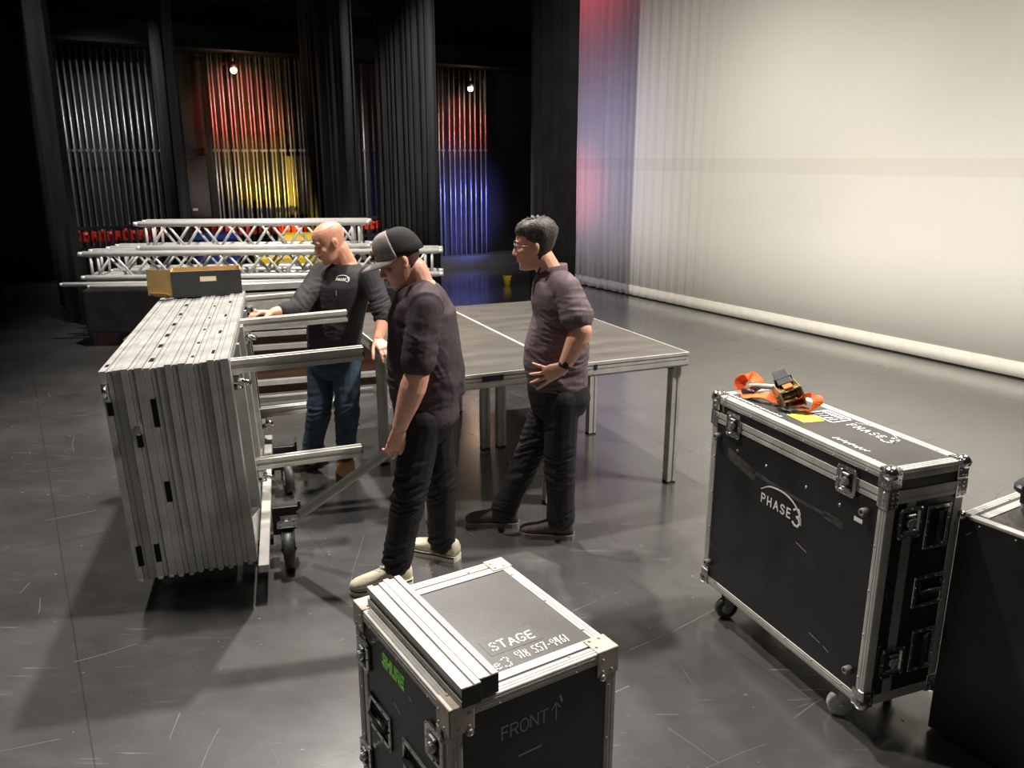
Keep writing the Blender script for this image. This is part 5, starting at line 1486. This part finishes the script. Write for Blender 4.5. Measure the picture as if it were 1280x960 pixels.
solidify_mesh('trousers', t_, .0065, 4, PANTS, root, fold_fn([(KnL, .24, V(.15, 0, 1).normalized(), .05, .007), (AnL, .2, V(.1, 0, 1).normalized(), .042, .007), (KnR, .2, V(-.2, 0, 1).normalized(), .055, .006), (AnR, .2, V(0, 0, 1), .045, .007)], seed=6))
shoe(root, AnL, atz(438, 742), atz(514, 726), SNEAK, SNEAKSOLE, .085, .050)
sh2 = shoe(root, AnR, atz(512, 686), atz(573, 700), SNEAK, SNEAKSOLE, .085, .050)
# cap
m3 = hm.to_3x3(); loc = root.location; T = lambda x, y, z: hm @ Vector((x, y, z)) - loc


def dome(a0, a1, grow=0.0, z0=.142):
    vs = []; fs = []; nr, ns = 9, 30; span = a1 - a0
    for j in range(nr):
        t = j / (nr - 1); th = t * math.pi / 2
        for i in range(ns + 1):
            a = a0 + span * i / ns; ca, sa = math.cos(a), math.sin(a)
            sq = math.cos(th) ** .62 + (1e-4 if j == nr - 1 else 0); fr = .105 if ca > 0 else .116
            x = -.004 + (fr + grow) * ca * sq; y = (.089 + grow) * sa * sq
            z = z0 - .020 * max(0, -ca) * (1 - t) + (.118 + grow + .010 * max(0, ca) * (1 - t)) * math.sin(th) ** .9
            vs.append(T(x, y, z))
    W = ns + 1
    for j in range(nr - 1):
        for i in range(ns): fs.append((j * W + i, j * W + i + 1, (j + 1) * W + i + 1, (j + 1) * W + i))
    return vs, fs


cm = M(); vs, fs = dome(0, 2 * math.pi); cm.add(vs, fs, True); cap = cm.build('cap', CAPBLK, root)
so = cap.modifiers.new('thickness', 'SOLIDIFY'); so.thickness = .003
cm = M(); vs, fs = dome(R(-80), R(80), .0018); cm.add(vs, fs, True); fp = cm.build('front_panel', CAPGREY, cap); so = fp.modifiers.new('thickness', 'SOLIDIFY'); so.thickness = .0025
cm = M(); top = []; n = 21
for lay in (0, -.004):
    for r_ in (0, .35, .7, 1):
        for i in range(n):
            a = R(-78 + 156 * i / (n - 1)); ca, sa = math.cos(a), math.sin(a)
            x0, y0 = -.004 + .103 * ca, .088 * sa; ext = .082 * max(0, ca) ** .55
            top.append(T(x0 + ext * r_ * 1.0, y0 * (1 + .02 * r_), .147 + lay - .012 * r_ * r_ + .012 * (ca) - .010 * (sa * sa)))
fs = []; S = 4 * n
for q in range(3):
    for i in range(n - 1):
        k = q * n + i; fs += [(k, k + 1, k + n + 1, k + n), (S + k + n, S + k + n + 1, S + k + 1, S + k)]
for i in range(n - 1): fs.append((3 * n + i, 3 * n + i + 1, S + 3 * n + i + 1, S + 3 * n + i)); fs.append((i + 1, i, S + i, S + i + 1))
for q in range(3): fs.append((q * n, q * n + n, S + q * n + n, S + q * n)); fs.append((q * n + 2 * n - 1, q * n + n - 1, S + q * n + n - 1, S + q * n + 2 * n - 1))
cm.add(top, fs, True); cm.build('brim', CAPGREY, cap)
cm = M(); cm.sphere(T(-.004, 0, .262), (.008, .008, .004), 10, 6, m3); cm.build('button', CAPBLK, cap)
cm = M(); cm.box((-.003, -.022, -.016), (.003, .022, .016), Matrix.Translation(T(.104, 0, .196)) @ m3.to_4x4() @ Matrix.Rotation(R(-14), 4, 'Y'), .002); cm.build('patch', PATCH, cap)

# ---------------------------------------------------------------- bald man reaching to the deck stack
root = thing('person', 'bald man in black long sleeves and jeans, one hand on the decks', 'person', (-1.29, 5.26, 0))
Yc = 5.24
hm = head_frame(at(413, 304, Yc - .05), (-.80, -.48, -.36), (-.2, -.1, 1), 1.06)
neck = at(432, 327, Yc); pel = at(417, 438, Yc + .02); chest = at(425, 370, Yc)
fw = V(-.42, -.90, 0).normalized(); lat = V(.90, -.42, 0).normalized()
fwp = V(-.30, -.95, 0).normalized(); latp = V(.95, -.30, 0).normalized()
ShR, ShL = neck - lat * .175 + V(0, 0, -.085) + fw * .02, neck + lat * .180 + V(0, 0, -.085)
ElR, WrR = at(372, 386, Yc - .22), at(340, 391, Yc - .36)
ElL, WrL = at(481, 394, Yc - .18), at(472, 425, Yc - .30)
HpR, HpL = pel - latp * .095 + V(0, 0, -.05), pel + latp * .095 + V(0, 0, -.05)
KnR, AnR = at(399, 515, Yc - .02), at(389, 572, Yc + .03)
KnL, AnL = at(434, 512, Yc - .07), at(432, 570, Yc - .02)
hw, dp = (.160, .165, .185, .190), (.125, .135, .135, .115)
b = M(); add_head(b, hm)
chain(b, [hm @ V(-.03, 0, .05), neck + V(.0, 0, -.02)], [.064, .072])
b.loft(torso_rings(pel, chest, neck, latp, lat, fwp, fw, [q * .92 for q in hw], [q * .9 for q in dp], .01, low=-.09), 26, 2.3)
chain(b, [ShR, ElR], [.056, .046]); b.limb([ElR, lerp(ElR, WrR, .3), lerp(ElR, WrR, .7), WrR], [.046, .045, .036, .029], 14)
chain(b, [ShL, ElL], [.056, .046]); b.limb([ElL, lerp(ElL, WrL, .3), lerp(ElL, WrL, .7), WrL], [.046, .046, .036, .029], 14)
add_hand(b, WrR, at(316, 390, Yc - .44) - WrR, V(-.3, -.35, -.85), 1, (.45, .5, .5, .45), (10, 2, -4, -10), 1.05, thumb_curl=.5)
add_hand(b, WrL, at(482, 436, Yc - .38) - WrL, V(-.1, .35, -.9), -1, (.42, .45, .45, .45), (8, 2, -4, -10), 1.05)
chain(b, [HpR, KnR, AnR + V(0, 0, -.02)], [.062, .048, .036]); chain(b, [HpL, KnL, AnL + V(0, 0, -.02)], [.062, .048, .036])
solidify_mesh('body', b, .0048, 2, SKIN_A, root)
add_face_parts(root, hm, STUBBLE, True)
s_ = M(); s_.loft(torso_rings(pel, chest, neck + V(0, 0, -.010), latp, lat, fwp, fw, hw, dp, .014, .013, low=-.03), 28, 2.3)
chain(s_, [ShR + V(0, 0, .004), ElR, lerp(ElR, WrR, .55)], [.073, .062, .050]); chain(s_, [ShL + V(0, 0, .004), lerp(ShL, ElL, .6), lerp(ElL, WrL, .12)], [.073, .065, .060])
sh, bv = solidify_mesh('long_sleeve_shirt', s_, .0065, 9, SHIRT_A, root, fold_fn([(lerp(pel, chest, .3) + fw * .1, .24, V(.2, 0, 1).normalized(), .05, .006), (ElL, .2, V(0, 0, 1), .04, .006), (ElR, .18, V(1, .3, .2).normalized(), .045, .005), (chest + fw * .12 - lat * .08, .16, V(.5, 0, .8).normalized(), .05, .004)], seed=8))
pk = at(431, 349, Yc - .12)
surface_marks(root, bv, lambda mm, put: phase_logo(mm, put, -.045, -.006, .0125, .0030), pk, lat, V(0, 0, 1), -fw * -1, WHITE, 'chest_logo')
surface_marks(root, bv, lambda mm, put: seg_quad(mm, (0, 0), (.002, -.03), .004, .0006, put), at(425, 362, Yc - .12), lat, V(0, 0, 1), fw, CHALK, 'shirt_mark')
t_ = M(); t_.loft([(pel + V(0, 0, .05), latp * .162, fwp * .128), (pel + V(0, 0, -.03), latp * .170, fwp * .138), (pel + V(0, 0, -.09), latp * .172, fwp * .135), (pel + V(0, 0, -.15), latp * .155, fwp * .115), (pel + V(0, 0, -.19), latp * .11, fwp * .08)], 26, 2.3)
chain(t_, [HpR + V(0, 0, -.03), KnR, AnR + V(0, 0, .03)], [.094, .076, .064]); chain(t_, [HpL + V(0, 0, -.03), KnL, AnL + V(0, 0, .03)], [.094, .076, .064])
solidify_mesh('jeans', t_, .0065, 4, JEANS, root, fold_fn([(KnR, .2, V(.1, 0, 1).normalized(), .055, .007), (AnR, .2, V(0, 0, 1), .045, .006), (KnL, .2, V(-.1, 0, 1).normalized(), .055, .007), (AnL, .2, V(0, 0, 1), .045, .006), (HpR, .2, V(.4, 0, 1).normalized(), .05, .005)], seed=9))
shoe(root, AnR, atz(364, 589), atz(407, 577), BOOT, BOOTSOLE, .118, .060, .05, accent=BOOTSOLE)
shoe(root, AnL, atz(433, 602), atz(432, 574), BOOT, BOOTSOLE, .118, .062, .05, accent=BOOTSOLE)
